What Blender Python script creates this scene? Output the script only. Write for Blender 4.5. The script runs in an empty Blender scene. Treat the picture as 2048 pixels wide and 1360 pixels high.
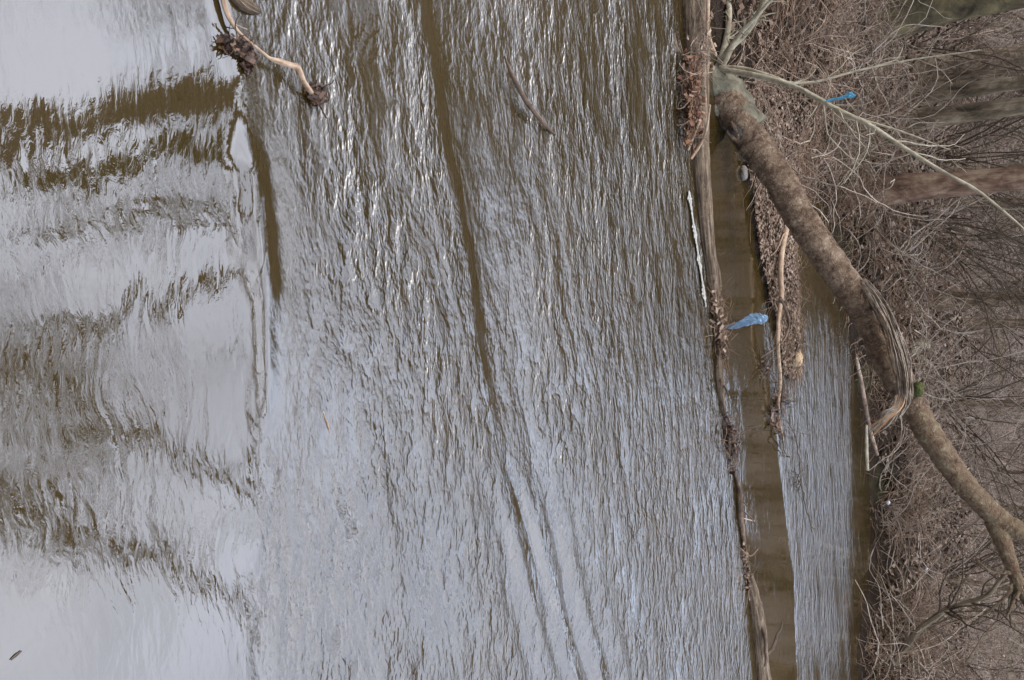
import bpy, math, random
import numpy as np
from mathutils import Vector, Matrix
random.seed(7)
R = np.random.default_rng(11)
S = bpy.context.scene
COL = S.collection

# ------------------------------------------------------------------ camera
H_EYE = 2.6
FPX = 1706.0                       # focal length in pixels of the 2048 px wide photograph
PITCH = math.radians(31.75)        # looking down at the creek; the camera is held turned by 90 degrees
cp, sp = math.cos(PITCH), math.sin(PITCH)
FWD = np.array([0, cp, -sp]); UPV = np.array([0, sp, cp])
cam = bpy.data.cameras.new('camera'); cam.sensor_width = 36; cam.lens = 36 * FPX / 2048
cam.clip_start = 0.05; cam.clip_end = 1500
co = bpy.data.objects.new('camera', cam); COL.objects.link(co)
co.matrix_world = Matrix(((0, -1, 0, 0), (sp, 0, -cp, 0), (cp, 0, sp, H_EYE), (0, 0, 0, 1)))
S.camera = co

def ray(px, py):
    return FWD * FPX + UPV * (px - 1024) + np.array([1, 0, 0]) * (py - 680)
def wz(px, py, z=0.0):             # point of the photograph standing at height z
    r = ray(px, py); t = (z - H_EYE) / r[2]
    return np.array([0, 0, H_EYE]) + r * t
def wy(px, py, Y):                 # point of the photograph at distance Y across the creek
    r = ray(px, py); return np.array([0, 0, H_EYE]) + r * (Y / r[1])

# ------------------------------------------------------------------ sky, sun, exposure
SUN_EL, SUN_AZ = math.radians(56), math.radians(-105)
W = bpy.data.worlds.new('World'); S.world = W; W.use_nodes = True
nt = W.node_tree; N = nt.nodes; L = nt.links; N.clear()
out = N.new('ShaderNodeOutputWorld'); bg = N.new('ShaderNodeBackground'); bg.inputs[1].default_value = 0.12
sky = N.new('ShaderNodeTexSky'); sky.sky_type = 'NISHITA'; sky.sun_disc = False
sky.sun_elevation = SUN_EL; sky.sun_rotation = SUN_AZ
tc = N.new('ShaderNodeTexCoord'); mp = N.new('ShaderNodeMapping'); mp.inputs['Scale'].default_value = (1.4, 1.4, 3.2)
cl = N.new('ShaderNodeTexNoise'); cl.inputs['Scale'].default_value = 1.6; cl.inputs['Detail'].default_value = 5
cr = N.new('ShaderNodeMapRange'); cr.inputs[1].default_value = 0.32; cr.inputs[2].default_value = 0.62
cr.inputs[3].default_value = 0.5; cr.inputs[4].default_value = 0.97
sx = N.new('ShaderNodeSeparateXYZ'); zr = N.new('ShaderNodeMapRange')
zr.inputs[1].default_value = 0.0; zr.inputs[2].default_value = 0.85; zr.inputs[3].default_value = 15.0; zr.inputs[4].default_value = 25.0
cc = N.new('ShaderNodeVectorMath'); cc.operation = 'SCALE'; tr_ = N.new('ShaderNodeValToRGB'); tr_.color_ramp.elements[0].position = 0.15; tr_.color_ramp.elements[0].color = (0.72, 0.90, 1.22, 1)
tr_.color_ramp.elements[1].position = 0.85; tr_.color_ramp.elements[1].color = (0.87, 0.92, 1.07, 1); L.new(tr_.outputs[0], cc.inputs[0])
mx = N.new('ShaderNodeMix'); mx.data_type = 'RGBA'
L.new(tc.outputs['Generated'], mp.inputs[0]); L.new(mp.outputs[0], cl.inputs[0]); L.new(cl.outputs[0], cr.inputs[0])
L.new(tc.outputs['Generated'], sx.inputs[0]); L.new(sx.outputs['Z'], tr_.inputs[0]); L.new(sx.outputs['Z'], zr.inputs[0]); L.new(zr.outputs[0], cc.inputs['Scale'])
L.new(cr.outputs[0], mx.inputs[0]); L.new(sky.outputs[0], mx.inputs[6]); L.new(cc.outputs[0], mx.inputs[7])
L.new(mx.outputs[2], bg.inputs[0]); L.new(bg.outputs[0], out.inputs[0])
sl = bpy.data.lights.new('sun', 'SUN'); sl.energy = 1.6; sl.angle = math.radians(35); sl.color = (1, 0.90, 0.78)
so = bpy.data.objects.new('sun', sl); COL.objects.link(so)
sd = Vector((math.sin(SUN_AZ) * math.cos(SUN_EL), math.cos(SUN_AZ) * math.cos(SUN_EL), math.sin(SUN_EL)))
so.rotation_euler = sd.to_track_quat('Z', 'Y').to_euler(); so.location = (0, 0, 40)
S.view_settings.view_transform = 'Standard'; S.view_settings.look = 'None'
S.view_settings.exposure = 0.34; S.view_settings.gamma = 1

# ------------------------------------------------------------------ helpers
def tag(o, label=None, cat=None, group=None, kind=None):
    if label: o['label'] = label
    if cat: o['category'] = cat
    if group: o['group'] = group
    if kind: o['kind'] = kind
    return o
def empty(name, loc, label, cat, group=None):
    o = bpy.data.objects.new(name, None); COL.objects.link(o); o.location = loc; o.empty_display_size = 0.2
    return tag(o, label, cat, group)
def mesh_obj(name, V, F, mat, parent=None, uv=None, smooth=True):
    """V (n,3), F (m,k) with k 3 or 4, uv (m*k,2); vertices are world coordinates"""
    V = np.asarray(V, dtype=np.float64); F = np.asarray(F, dtype=np.int32)
    org = np.zeros(3)
    if parent is not None: org = np.array(parent.matrix_basis.translation if parent.parent is None else (parent.parent.matrix_basis.translation + parent.matrix_basis.translation))
    me = bpy.data.meshes.new(name); k = F.shape[1]
    me.vertices.add(len(V)); me.vertices.foreach_set('co', (V - org).astype(np.float32).ravel())
    me.loops.add(F.size); me.loops.foreach_set('vertex_index', F.ravel())
    me.polygons.add(len(F)); me.polygons.foreach_set('loop_start', np.arange(len(F), dtype=np.int32) * k)
    me.polygons.foreach_set('loop_total', np.full(len(F), k, dtype=np.int32))
    if uv is not None:
        l = me.uv_layers.new(name='UVMap'); l.data.foreach_set('uv', np.asarray(uv, dtype=np.float32).ravel())
    me.update(calc_edges=True)
    me.polygons.foreach_set('use_smooth', np.full(len(F), smooth))
    me.materials.append(mat)
    o = bpy.data.objects.new(name, me); COL.objects.link(o)
    if parent is not None: o.parent = parent
    return o

class G:                           # gathers quads
    def __init__(s): s.V = []; s.F = []; s.U = []; s.n = 0
    def add(s, V, F, U):
        s.V.append(V); s.F.append(F + s.n); s.U.append(U); s.n += len(V)
    def tubes(s, P, r, sides=3, ell=1.0, lump=0.0):
        """P (N,n,3) centre lines, r (N,n) radii"""
        P = np.asarray(P, float); r = np.asarray(r, float)
        if P.ndim == 2: P = P[None]; r = r[None]
        Nn, n, _ = P.shape
        T = np.gradient(P, axis=1); T /= np.linalg.norm(T, axis=2, keepdims=True) + 1e-9
        ref = np.broadcast_to(np.array([0.17, 0.31, 0.93]), T.shape).copy()
        m = np.abs(T[..., 2]).mean(axis=1) > 0.85
        ref[m] = np.array([0.93, 0.3, 0.1])
        A = np.cross(T, ref); A /= np.linalg.norm(A, axis=2, keepdims=True) + 1e-9
        B = np.cross(T, A)
        a = np.arange(sides) * 2 * math.pi / sides
        rr = r[..., None] * np.ones(sides)
        if lump: 
            ph = R.uniform(0, 6.28, (Nn, 1, 6)); ax = np.arange(n)[None, :, None]
            w = 0
            for q in range(6): w = w + np.sin(a * (1 + q % 4) + ax * (0.25 + 0.37 * q) + ph[..., q:q + 1])
            rr = rr * (1 + lump * w / 2.5)
            if sides >= 12: rr = rr * (1 + R.normal(0, 0.018, rr.shape))
        V = P[:, :, None] + rr[..., None] * (np.cos(a)[:, None] * A[:, :, None] + ell * np.sin(a)[:, None] * B[:, :, None])
        ln = np.concatenate([np.zeros((Nn, 1)), np.cumsum(np.linalg.norm(np.diff(P, axis=1), axis=2), axis=1)], axis=1)
        off = R.uniform(0, 50, (Nn, 1)); ln = ln + off
        i, j, k = np.meshgrid(np.arange(Nn), np.arange(n - 1), np.arange(sides), indexing='ij')
        k2 = (k + 1) % sides
        b = lambda jj, kk: i * n * sides + jj * sides + kk
        F = np.stack([b(j, k), b(j, k2), b(j + 1, k2), b(j + 1, k)], -1).reshape(-1, 4)
        u0 = k / sides; u1 = (k + 1) / sides; v0 = ln[i, j]; v1 = ln[i, j + 1]
        U = np.stack([np.stack([u0, v0], -1), np.stack([u1, v0], -1), np.stack([u1, v1], -1), np.stack([u0, v1], -1)], 3).reshape(-1, 2)
        s.add(V.reshape(-1, 3), F, U)
        # end caps as a quad fan toward the middle
        if sides >= 6:
            for q in range(Nn):
                for e, jj in ((0, 0), (1, n - 1)):
                    ring = V[q, jj]; c = ring.mean(axis=0); rim = c + (ring - c) * 0.55 + (T[q, jj] * (0.12 if e else -0.12) * r[q, jj])
                    rim += R.normal(0, 0.06, rim.shape) * r[q, jj]
                    VV = np.concatenate([ring, rim, [c + T[q, jj] * (0.1 if e else -0.1) * r[q, jj]]])
                    kk = np.arange(sides); k3 = (kk + 1) % sides
                    f1 = np.stack([kk, k3, k3 + sides, kk + sides], -1)
                    f2 = np.stack([kk + sides, k3 + sides, np.full(sides, 2 * sides), np.full(sides, 2 * sides)], -1)[::2]
                    f2 = np.stack([kk[::2] + sides, k3[::2] + sides, (kk[::2] + 2) % sides + sides, np.full(len(kk[::2]), 2 * sides)], -1)
                    if e: pass
                    f = np.concatenate([f1, f2]); s.add(VV, f, np.tile(np.array([[0, 0], [.02, 0], [.02, .02], [0, .02]]), (len(f), 1)))
    def quads(s, C, A, B):
        """leaf quads: centres C, half axes A,B (n,3)"""
        V = np.stack([C - A - B, C + A - B * .6, C + A * 1.1 + B, C - A * .7 + B * .8], 1).reshape(-1, 3)
        F = np.arange(len(C) * 4).reshape(-1, 4)
        U = np.repeat(R.uniform(0, 100, (len(C), 2)), 4, axis=0) + np.tile(np.array([[0, 0], [.1, 0], [.1, .1], [0, .1]]), (len(C), 1))
        s.add(V, F, U)
    def build(s, name, mat, parent=None, smooth=True):
        return mesh_obj(name, np.concatenate(s.V), np.concatenate(s.F), mat, parent, np.concatenate(s.U), smooth)

def smooth_path(pts, n):
    """Catmull-Rom through pts, n samples; extra columns (radius) come along"""
    p = np.asarray(pts, float); p = np.vstack([2 * p[0] - p[1], p, 2 * p[-1] - p[-2]])
    m = len(p) - 3; t = np.linspace(0, m - 1e-6, n); i = t.astype(int); f = (t - i)[:, None]
    a, b, c, d = p[i], p[i + 1], p[i + 2], p[i + 3]
    return 0.5 * ((2 * b) + (-a + c) * f + (2 * a - 5 * b + 4 * c - d) * f ** 2 + (-a + 3 * b - 3 * c + d) * f ** 3)

def sst(a, b_, x): t_ = np.clip((x - a) / (b_ - a), 0, 1); return t_ * t_ * (3 - 2 * t_)
def unit(v): return v / (np.linalg.norm(v, axis=-1, keepdims=True) + 1e-9)
def walk(P0, D, length, n, wob=0.25, grav=0.0):
    """random curving twigs from P0 (N,3) along D (N,3)"""
    Nn = len(P0); P = np.zeros((Nn, n, 3)); P[:, 0] = P0; d = unit(D); st = (np.asarray(length) / (n - 1)).reshape(-1, 1) * np.ones((Nn, 1))
    turn = R.normal(0, wob * 0.35, (Nn, 3))
    for k in range(1, n):
        d = unit(d + R.normal(0, wob, (Nn, 3)) + turn + np.array([0, 0, -grav]))
        P[:, k] = P[:, k - 1] + d * st
    return P
def offshoots(P, r, cnt, frm, lr, n, ang, wob=0.2, grav=0.0, rr=0.55, up=0.0):
    """children growing off every path"""
    Nn, m, _ = P.shape
    i = np.repeat(np.arange(Nn), cnt); t = R.uniform(frm, 0.97, len(i)) * (m - 1); j = np.minimum(t.astype(int), m - 2); f = (t - j)[:, None]
    p = P[i, j] * (1 - f) + P[i, j + 1] * f; rad = r[i, j] * (1 - f[:, 0]) + r[i, j + 1] * f[:, 0]
    T = unit(P[i, j + 1] - P[i, j]); X = unit(np.cross(T, R.normal(0, 1, (len(i), 3))))
    a = (ang + R.normal(0, 0.18, len(i)))[:, None]
    D = T * np.cos(a) + X * np.sin(a) + np.array([0, 0, up])
    ln = np.linalg.norm(P[:, -1] - P[:, 0], axis=1)[i] * lr * (1.15 - t / (m - 1) * 0.6) * R.uniform(0.6, 1.25, len(i))
    C = walk(p, D, ln, n, wob, grav)
    cr_ = (rad * rr)[:, None] * np.linspace(1, 0.3, n)
    return C, cr_

# ------------------------------------------------------------------ materials
def mat_new(name):
    m = bpy.data.materials.new(name); m.use_nodes = True; nt = m.node_tree
    for n in list(nt.nodes):
        if n.type != 'OUTPUT_MATERIAL' and n.type != 'BSDF_PRINCIPLED': nt.nodes.remove(n)
    return m, nt.nodes, nt.links, nt.nodes['Principled BSDF']
def ramp(N, stops):
    r = N.new('ShaderNodeValToRGB'); e = r.color_ramp.elements
    while len(e) > 2: e.remove(e[-1])
    for k, (p, c) in enumerate(stops):
        el = e[k] if k < 2 else e.new(p)
        el.position = p; el.color = (*c, 1)
    return r
def math_n(N, L, op, a, b=None, c=None):
    m = N.new('ShaderNodeMath'); m.operation = op
    for k, v in enumerate((a, b, c)):
        if v is None: continue
        if isinstance(v, (int, float)): m.inputs[k].default_value = v
        else: L.new(v, m.inputs[k])
    return m.outputs[0]
def noise(N, L, vec, scale, detail=3, rough=0.5, dist=0.0):
    n = N.new('ShaderNodeTexNoise'); n.inputs['Scale'].default_value = scale; n.inputs['Detail'].default_value = detail
    n.inputs['Roughness'].default_value = rough; n.inputs['Distortion'].default_value = dist; L.new(vec, n.inputs['Vector']); return n.outputs[0]
def mapping(N, L, vec, scale=(1, 1, 1), rot=(0, 0, 0)):
    m = N.new('ShaderNodeMapping'); m.inputs['Scale'].default_value = scale; m.inputs['Rotation'].default_value = rot; L.new(vec, m.inputs[0]); return m.outputs[0]

def bark(name, stops, along=6, around=14, bump=0.006, patch=5, rough=0.85, stripe=0.5, plate=None):
    """stops: colours; UV: u around, v metres along"""
    m, N, L, b = mat_new(name); t = N.new('ShaderNodeTexCoord')
    uvm = mapping(N, L, t.outputs['UV'], (around, along, 1)); obj = t.outputs['Object']
    s1 = noise(N, L, uvm, 1, 5, 0.65, 0.5); s2 = noise(N, L, obj, patch, 6, 0.62, 0.6)
    f = math_n(N, L, 'ADD', math_n(N, L, 'MULTIPLY', s1, stripe), math_n(N, L, 'MULTIPLY', s2, 1 - stripe))
    crack = None
    if plate:
        vz = N.new('ShaderNodeTexVoronoi'); vz.feature = 'DISTANCE_TO_EDGE'; vz.inputs['Scale'].default_value = 1
        wv = N.new('ShaderNodeTexNoise'); wv.inputs['Scale'].default_value = 14; wv.inputs['Detail'].default_value = 4; L.new(obj, wv.inputs[0])
        wsc = N.new('ShaderNodeVectorMath'); wsc.operation = 'SCALE'; wsc.inputs['Scale'].default_value = 1.6; L.new(wv.outputs['Color'], wsc.inputs[0])
        wad = N.new('ShaderNodeVectorMath'); wad.operation = 'ADD'; L.new(mapping(N, L, t.outputs['UV'], (plate[0], plate[1], 1)), wad.inputs[0]); L.new(wsc.outputs[0], wad.inputs[1]); L.new(wad.outputs[0], vz.inputs['Vector'])
        cm = N.new('ShaderNodeMapRange'); cm.inputs[1].default_value = 0.0; cm.inputs[2].default_value = 0.10; L.new(vz.outputs['Distance'], cm.inputs[0]); crack = cm.outputs[0]
        f = math_n(N, L, 'ADD', f, math_n(N, L, 'MULTIPLY_ADD', crack, 0.045, -0.035))
        sp = N.new('ShaderNodeMapRange'); sp.inputs[1].default_value = 0.60; sp.inputs[2].default_value = 0.66; L.new(noise(N, L, obj, 38, 4, 0.7), sp.inputs[0])
        f = math_n(N, L, 'ADD', f, math_n(N, L, 'MULTIPLY', sp.outputs[0], 0.12))
    r = ramp(N, stops); L.new(f, r.inputs[0]); L.new(r.outputs[0], b.inputs['Base Color'])
    fine = noise(N, L, obj, 90, 3, 0.6)
    h = math_n(N, L, 'ADD', math_n(N, L, 'MULTIPLY', s1, 1.0), math_n(N, L, 'MULTIPLY', fine, 0.35))
    h = math_n(N, L, 'ADD', h, math_n(N, L, 'MULTIPLY', s2, 0.8))
    if crack: h = math_n(N, L, 'ADD', h, math_n(N, L, 'MULTIPLY', crack, 0.22))
    bp = N.new('ShaderNodeBump'); bp.inputs['Strength'].default_value = 1; bp.inputs['Distance'].default_value = bump
    L.new(h, bp.inputs['Height']); L.new(bp.outputs[0], b.inputs['Normal'])
    b.inputs['Roughness'].default_value = rough; b.inputs['Specular IOR Level'].default_value = 0.25
    return m
M = {}
M['log'] = bark('weathered_log', [(0.32, (0.03, 0.021, 0.014)), (0.45, (0.10, 0.068, 0.042)), (0.56, (0.21, 0.152, 0.10)), (0.70, (0.38, 0.30, 0.21))], 3, 26, 0.02, 6, stripe=0.75, plate=(16, 3))
M['lean'] = bark('mottled_bark', [(0.30, (0.03, 0.018, 0.010)), (0.40, (0.075, 0.045, 0.027)), (0.5, (0.145, 0.094, 0.058)), (0.60, (0.23, 0.165, 0.108)), (0.74, (0.45, 0.37, 0.27))], 26, 14, 0.028, 8, stripe=0.35, plate=(9, 9))
M['lean_up'] = bark('greenish_bark', [(0.32, (0.045, 0.028, 0.016)), (0.43, (0.12, 0.072, 0.042)), (0.53, (0.14, 0.10, 0.058)), (0.62, (0.20, 0.155, 0.092)), (0.75, (0.40, 0.34, 0.25))], 18, 10, 0.02, 12, stripe=0.3, plate=(7, 12))
M['root'] = bark('old_stump_bark', [(0.33, (0.035, 0.028, 0.020)), (0.45, (0.10, 0.085, 0.058)), (0.56, (0.17, 0.155, 0.105)), (0.7, (0.28, 0.26, 0.20))], 6, 9, 0.016, 8, stripe=0.5)
M['pale'] = bark('pale_stem', [(0.35, (0.13, 0.105, 0.065)), (0.5, (0.31, 0.265, 0.18)), (0.65, (0.48, 0.43, 0.31))], 12, 4, 0.003, 9)
M['twig'] = bark('brown_twig', [(0.38, (0.06, 0.035, 0.020)), (0.5, (0.15, 0.093, 0.057)), (0.62, (0.40, 0.285, 0.185))], 9, 3, 0.002, 2.2)
M['greytwig'] = bark('grey_twig', [(0.38, (0.08, 0.051, 0.032)), (0.5, (0.25, 0.18, 0.13)), (0.62, (0.58, 0.46, 0.34))], 9, 3, 0.002, 1.5)
M['paletwig'] = bark('pale_twig', [(0.38, (0.14, 0.105, 0.075)), (0.5, (0.34, 0.27, 0.20)), (0.62, (0.56, 0.48, 0.38))], 9, 3, 0.002, 1.2)
M['olive'] = bark('olive_moss_bark', [(0.38, (0.03, 0.022, 0.012)), (0.5, (0.10, 0.078, 0.040)), (0.62, (0.21, 0.17, 0.08))], 3, 10, 0.02, 1.8, stripe=0.4)
M['darktwig'] = bark('dark_branch', [(0.35, (0.034, 0.022, 0.013)), (0.5, (0.08, 0.055, 0.034)), (0.65, (0.15, 0.11, 0.068))], 9, 3, 0.002, 2.0)
M['strip'] = bark('shredded_bark', [(0.36, (0.03, 0.02, 0.013)), (0.46, (0.17, 0.13, 0.095)), (0.55, (0.34, 0.275, 0.21)), (0.68, (0.50, 0.42, 0.33))], 5, 3, 0.008, 14, stripe=0.5)
M['inner'] = bark('orange_inner_wood', [(0.35, (0.26, 0.13, 0.06)), (0.55, (0.50, 0.30, 0.16)), (0.7, (0.62, 0.44, 0.28))], 3, 5, 0.003, 9)
M['drift'] = bark('peeled_driftwood', [(0.35, (0.13, 0.075, 0.042)), (0.48, (0.33, 0.225, 0.145)), (0.68, (0.54, 0.42, 0.30))], 4, 4, 0.002, 16)
M['wetwood'] = bark('wet_wood', [(0.35, (0.025, 0.016, 0.011)), (0.5, (0.07, 0.042, 0.028)), (0.65, (0.16, 0.10, 0.07))], 9, 6, 0.004, 16, rough=0.45)
M['stickm'] = bark('brown_stick', [(0.35, (0.035, 0.025, 0.017)), (0.5, (0.09, 0.06, 0.04)), (0.65, (0.22, 0.15, 0.10))], 5, 4, 0.002, 12)
M['trunk'] = bark('forest_bark', [(0.38, (0.045, 0.029, 0.017)), (0.5, (0.17, 0.118, 0.073)), (0.60, (0.34, 0.255, 0.17))], 4, 16, 0.02, 1.6, stripe=0.55)
M['trunkred'] = bark('reddish_bark', [(0.38, (0.045, 0.026, 0.016)), (0.5, (0.17, 0.10, 0.062)), (0.60, (0.30, 0.215, 0.14))], 3, 10, 0.02, 2.2, stripe=0.5)
M['trunkgrn'] = bark('mossy_bark', [(0.38, (0.045, 0.032, 0.019)), (0.5, (0.165, 0.125, 0.077)), (0.60, (0.33, 0.265, 0.175))], 3, 10, 0.02, 1.2, stripe=0.45)

def leafmat(name, stops, rough=0.8):
    m, N, L, b = mat_new(name); t = N.new('ShaderNodeTexCoord')
    n = N.new('ShaderNodeTexWhiteNoise'); n.noise_dimensions = '2D'
    v = mapping(N, L, t.outputs['UV'], (5, 5, 1)); fl = N.new('ShaderNodeVectorMath'); fl.operation = 'FLOOR'; L.new(v, fl.inputs[0]); L.new(fl.outputs[0], n.inputs['Vector'])
    big = noise(N, L, t.outputs['Object'], 0.8, 3)
    f = math_n(N, L, 'ADD', math_n(N, L, 'MULTIPLY', n.outputs['Value'], 0.7), math_n(N, L, 'MULTIPLY', big, 0.3))
    r = ramp(N, stops); L.new(f, r.inputs[0]); L.new(r.outputs[0], b.inputs['Base Color']); b.inputs['Roughness'].default_value = rough
    b.inputs['Specular IOR Level'].default_value = 0.3
    return m
M['leaf'] = leafmat('dead_leaves', [(0.1, (0.06, 0.037, 0.024)), (0.35, (0.105, 0.062, 0.038)), (0.65, (0.20, 0.135, 0.09)), (0.95, (0.44, 0.35, 0.26))])
M['leafwet'] = leafmat('wet_dead_leaves', [(0.1, (0.014, 0.008, 0.005)), (0.5, (0.045, 0.024, 0.014)), (0.8, (0.11, 0.058, 0.032)), (0.97, (0.26, 0.18, 0.11))], 0.4)
M['grit'] = leafmat('pebbles_and_chips', [(0.1, (0.10, 0.07, 0.05)), (0.4, (0.21, 0.155, 0.115)), (0.7, (0.30, 0.235, 0.175)), (0.97, (0.44, 0.36, 0.28))], 0.7)

M['leafmix'] = leafmat('rusty_leaves', [(0.1, (0.03, 0.016, 0.010)), (0.4, (0.10, 0.045, 0.025)), (0.7, (0.20, 0.09, 0.045)), (0.97, (0.34, 0.22, 0.14))], 0.7)
# ground: leaf litter over dirt, dark mud with painted shadow near the water
m, N, L, b = mat_new('leafy_ground'); M['ground'] = m
t = N.new('ShaderNodeTexCoord'); ob = t.outputs['Object']
w = N.new('ShaderNodeVectorMath'); w.operation = 'ADD'
wn = N.new('ShaderNodeTexNoise'); wn.inputs['Scale'].default_value = 6; L.new(ob, wn.inputs[0])
ws = N.new('ShaderNodeVectorMath'); ws.operation = 'SCALE'; ws.inputs['Scale'].default_value = 0.12; L.new(wn.outputs['Color'], ws.inputs[0])
L.new(ob, w.inputs[0]); L.new(ws.outputs[0], w.inputs[1])
vo = N.new('ShaderNodeTexVoronoi'); vo.inputs['Scale'].default_value = 13; L.new(w.outputs[0], vo.inputs['Vector'])
sp1 = N.new('ShaderNodeSeparateColor'); L.new(vo.outputs['Color'], sp1.inputs[0])
patch = noise(N, L, ob, 0.35, 5, 0.6); fine = noise(N, L, ob, 40, 4, 0.7)
f = math_n(N, L, 'ADD', math_n(N, L, 'MULTIPLY', sp1.outputs[0], 0.4), math_n(N, L, 'MULTIPLY', patch, 0.35))
f = math_n(N, L, 'ADD', f, math_n(N, L, 'MULTIPLY', fine, 0.3))
r = ramp(N, [(0.25, (0.022, 0.014, 0.010)), (0.45, (0.10, 0.068, 0.050)), (0.62, (0.17, 0.125, 0.097)), (0.85, (0.32, 0.25, 0.20))])
L.new(f, r.inputs[0])
mud_shade = ramp(N, [(0.3, (0.014, 0.009, 0.006)), (0.7, (0.07, 0.048, 0.032))]); L.new(fine, mud_shade.inputs[0])  # mud low on the bank, darkened to paint in the waterline shadow
sz = N.new('ShaderNodeSeparateXYZ'); L.new(ob, sz.inputs[0])
mr = N.new('ShaderNodeMapRange'); mr.inputs[1].default_value = 0.25; mr.inputs[2].default_value = 0.75; L.new(sz.outputs['Z'], mr.inputs[0])
mm = N.new('ShaderNodeMix'); mm.data_type = 'RGBA'; L.new(mr.outputs[0], mm.inputs[0]); L.new(mud_shade.outputs[0], mm.inputs[6]); L.new(r.outputs[0], mm.inputs[7])
moss = N.new('ShaderNodeMapRange'); moss.inputs[1].default_value = 0.56; moss.inputs[2].default_value = 0.70; L.new(noise(N, L, ob, 0.9, 5, 0.65), moss.inputs[0])
moss.inputs[4].default_value = 0.45
m2 = N.new('ShaderNodeMix'); m2.data_type = 'RGBA'; L.new(moss.outputs[0], m2.inputs[0]); L.new(mm.outputs[2], m2.inputs[6]); m2.inputs[7].default_value = (0.12, 0.12, 0.045, 1)
L.new(m2.outputs[2], b.inputs['Base Color']); b.inputs['Roughness'].default_value = 0.95; b.inputs['Specular IOR Level'].default_value = 0.15
bp = N.new('ShaderNodeBump'); bp.inputs['Distance'].default_value = 0.05
L.new(math_n(N, L, 'ADD', math_n(N, L, 'MULTIPLY', sp1.outputs[1], 0.7), fine), bp.inputs['Height']); L.new(bp.outputs[0], b.inputs['Normal'])

# water: murky brown body, glossy rippled top.  'streak' and 'fine' are how rough each stretch of the creek runs
m, N, L, b = mat_new('murky_creek_water'); M['water'] = m
STREAK_ANG = math.atan(0.33)
t = N.new('ShaderNodeTexCoord'); ob = t.outputs['Object']
def warp(vec, scale, amt):
    wn = N.new('ShaderNodeTexNoise'); wn.inputs['Scale'].default_value = scale; wn.inputs['Detail'].default_value = 2; L.new(vec, wn.inputs[0])
    s0 = N.new('ShaderNodeVectorMath'); s0.operation = 'SUBTRACT'; L.new(wn.outputs['Color'], s0.inputs[0]); s0.inputs[1].default_value = (.5, .5, .5)
    s1 = N.new('ShaderNodeVectorMath'); s1.operation = 'SCALE'; s1.inputs['Scale'].default_value = amt; L.new(s0.outputs[0], s1.inputs[0])
    a = N.new('ShaderNodeVectorMath'); a.operation = 'ADD'; L.new(vec, a.inputs[0]); L.new(s1.outputs[0], a.inputs[1]); return a.outputs[0]
def attr(nm):
    a = N.new('ShaderNodeAttribute'); a.attribute_name = nm; return a.outputs['Fac']
fl = warp(ob, 1.1, 0.35); rotd = mapping(N, L, fl, (1, 1, 1), (0, 0, -STREAK_ANG))
def ridged(v): return math_n(N, L, 'SUBTRACT', 1.0, math_n(N, L, 'ABSOLUTE', math_n(N, L, 'MULTIPLY_ADD', v, 2.0, -1.0)))
s_f = noise(N, L, mapping(N, L, rotd, (26, 48, 1)), 1, 4, 0.65, 0.8)
s_m = noise(N, L, mapping(N, L, rotd, (13, 25, 1)), 1, 2, 0.55, 1.0)
s_b = noise(N, L, mapping(N, L, rotd, (3.6, 7.5, 1)), 1, 2, 0.5, 0.8)
hs = math_n(N, L, 'MULTIPLY', s_f, 0.0050)
s_n = noise(N, L, mapping(N, L, rotd, (24, 46, 1)), 1, 3, 0.6, 0.6)
nb_ = attr('near'); hs = math_n(N, L, 'ADD', hs, math_n(N, L, 'MULTIPLY', math_n(N, L, 'MULTIPLY', s_m, 0.0105), math_n(N, L, 'MULTIPLY_ADD', nb_, -0.75, 1.0)))
hs = math_n(N, L, 'ADD', hs, math_n(N, L, 'MULTIPLY', math_n(N, L, 'MULTIPLY', s_n, 0.0062), nb_))
hs = math_n(N, L, 'ADD', hs, math_n(N, L, 'MULTIPLY', s_b, 0.009))
gust = N.new('ShaderNodeMapRange'); gust.inputs[1].default_value = 0.35; gust.inputs[2].default_value = 0.65; gust.inputs[3].default_value = 0.2; gust.inputs[4].default_value = 1.9
L.new(noise(N, L, mapping(N, L, rotd, (0.7, 2.6, 1)), 1, 4, 0.6), gust.inputs[0])
hs = math_n(N, L, 'MULTIPLY', math_n(N, L, 'MULTIPLY', hs, attr('streak')), gust.outputs[0])
brk = N.new('ShaderNodeMapRange'); brk.inputs[1].default_value = 0.38; brk.inputs[2].default_value = 0.60; brk.inputs[3].default_value = 0.35; brk.inputs[4].default_value = 1.35; L.new(noise(N, L, mapping(N, L, ob, (5, 9, 1)), 1, 3, 0.6), brk.inputs[0])
hs = math_n(N, L, 'MULTIPLY', hs, brk.outputs[0])
nr = mapping(N, L, warp(ob, 3.0, 0.12), (1, 1, 1), (0, 0, -0.12))
a_f = noise(N, L, mapping(N, L, nr, (14, 38, 1)), 1, 4, 0.55, 0.6)
a_m = noise(N, L, mapping(N, L, nr, (4, 13, 1)), 1, 2, 0.5, 0.6)
a_b = noise(N, L, mapping(N, L, nr, (1.1, 2.2, 1)), 1, 1, 0.5, 0.5)
ha = math_n(N, L, 'MULTIPLY', a_f, 0.00045)
ha = math_n(N, L, 'ADD', ha, math_n(N, L, 'MULTIPLY', a_m, 0.0012))
ha = math_n(N, L, 'ADD', ha, math_n(N, L, 'MULTIPLY', a_b, 0.007))
ha = math_n(N, L, 'MULTIPLY', ha, attr('fine'))
bp = N.new('ShaderNodeBump'); bp.inputs['Strength'].default_value = 1; bp.inputs['Distance'].default_value = 1.0
chop = math_n(N, L, 'MULTIPLY', noise(N, L, mapping(N, L, rotd, (26, 40, 1)), 1, 3, 0.6), math_n(N, L, 'MULTIPLY', attr('chop'), 0.0035))
hs = math_n(N, L, 'ADD', hs, chop)
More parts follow.
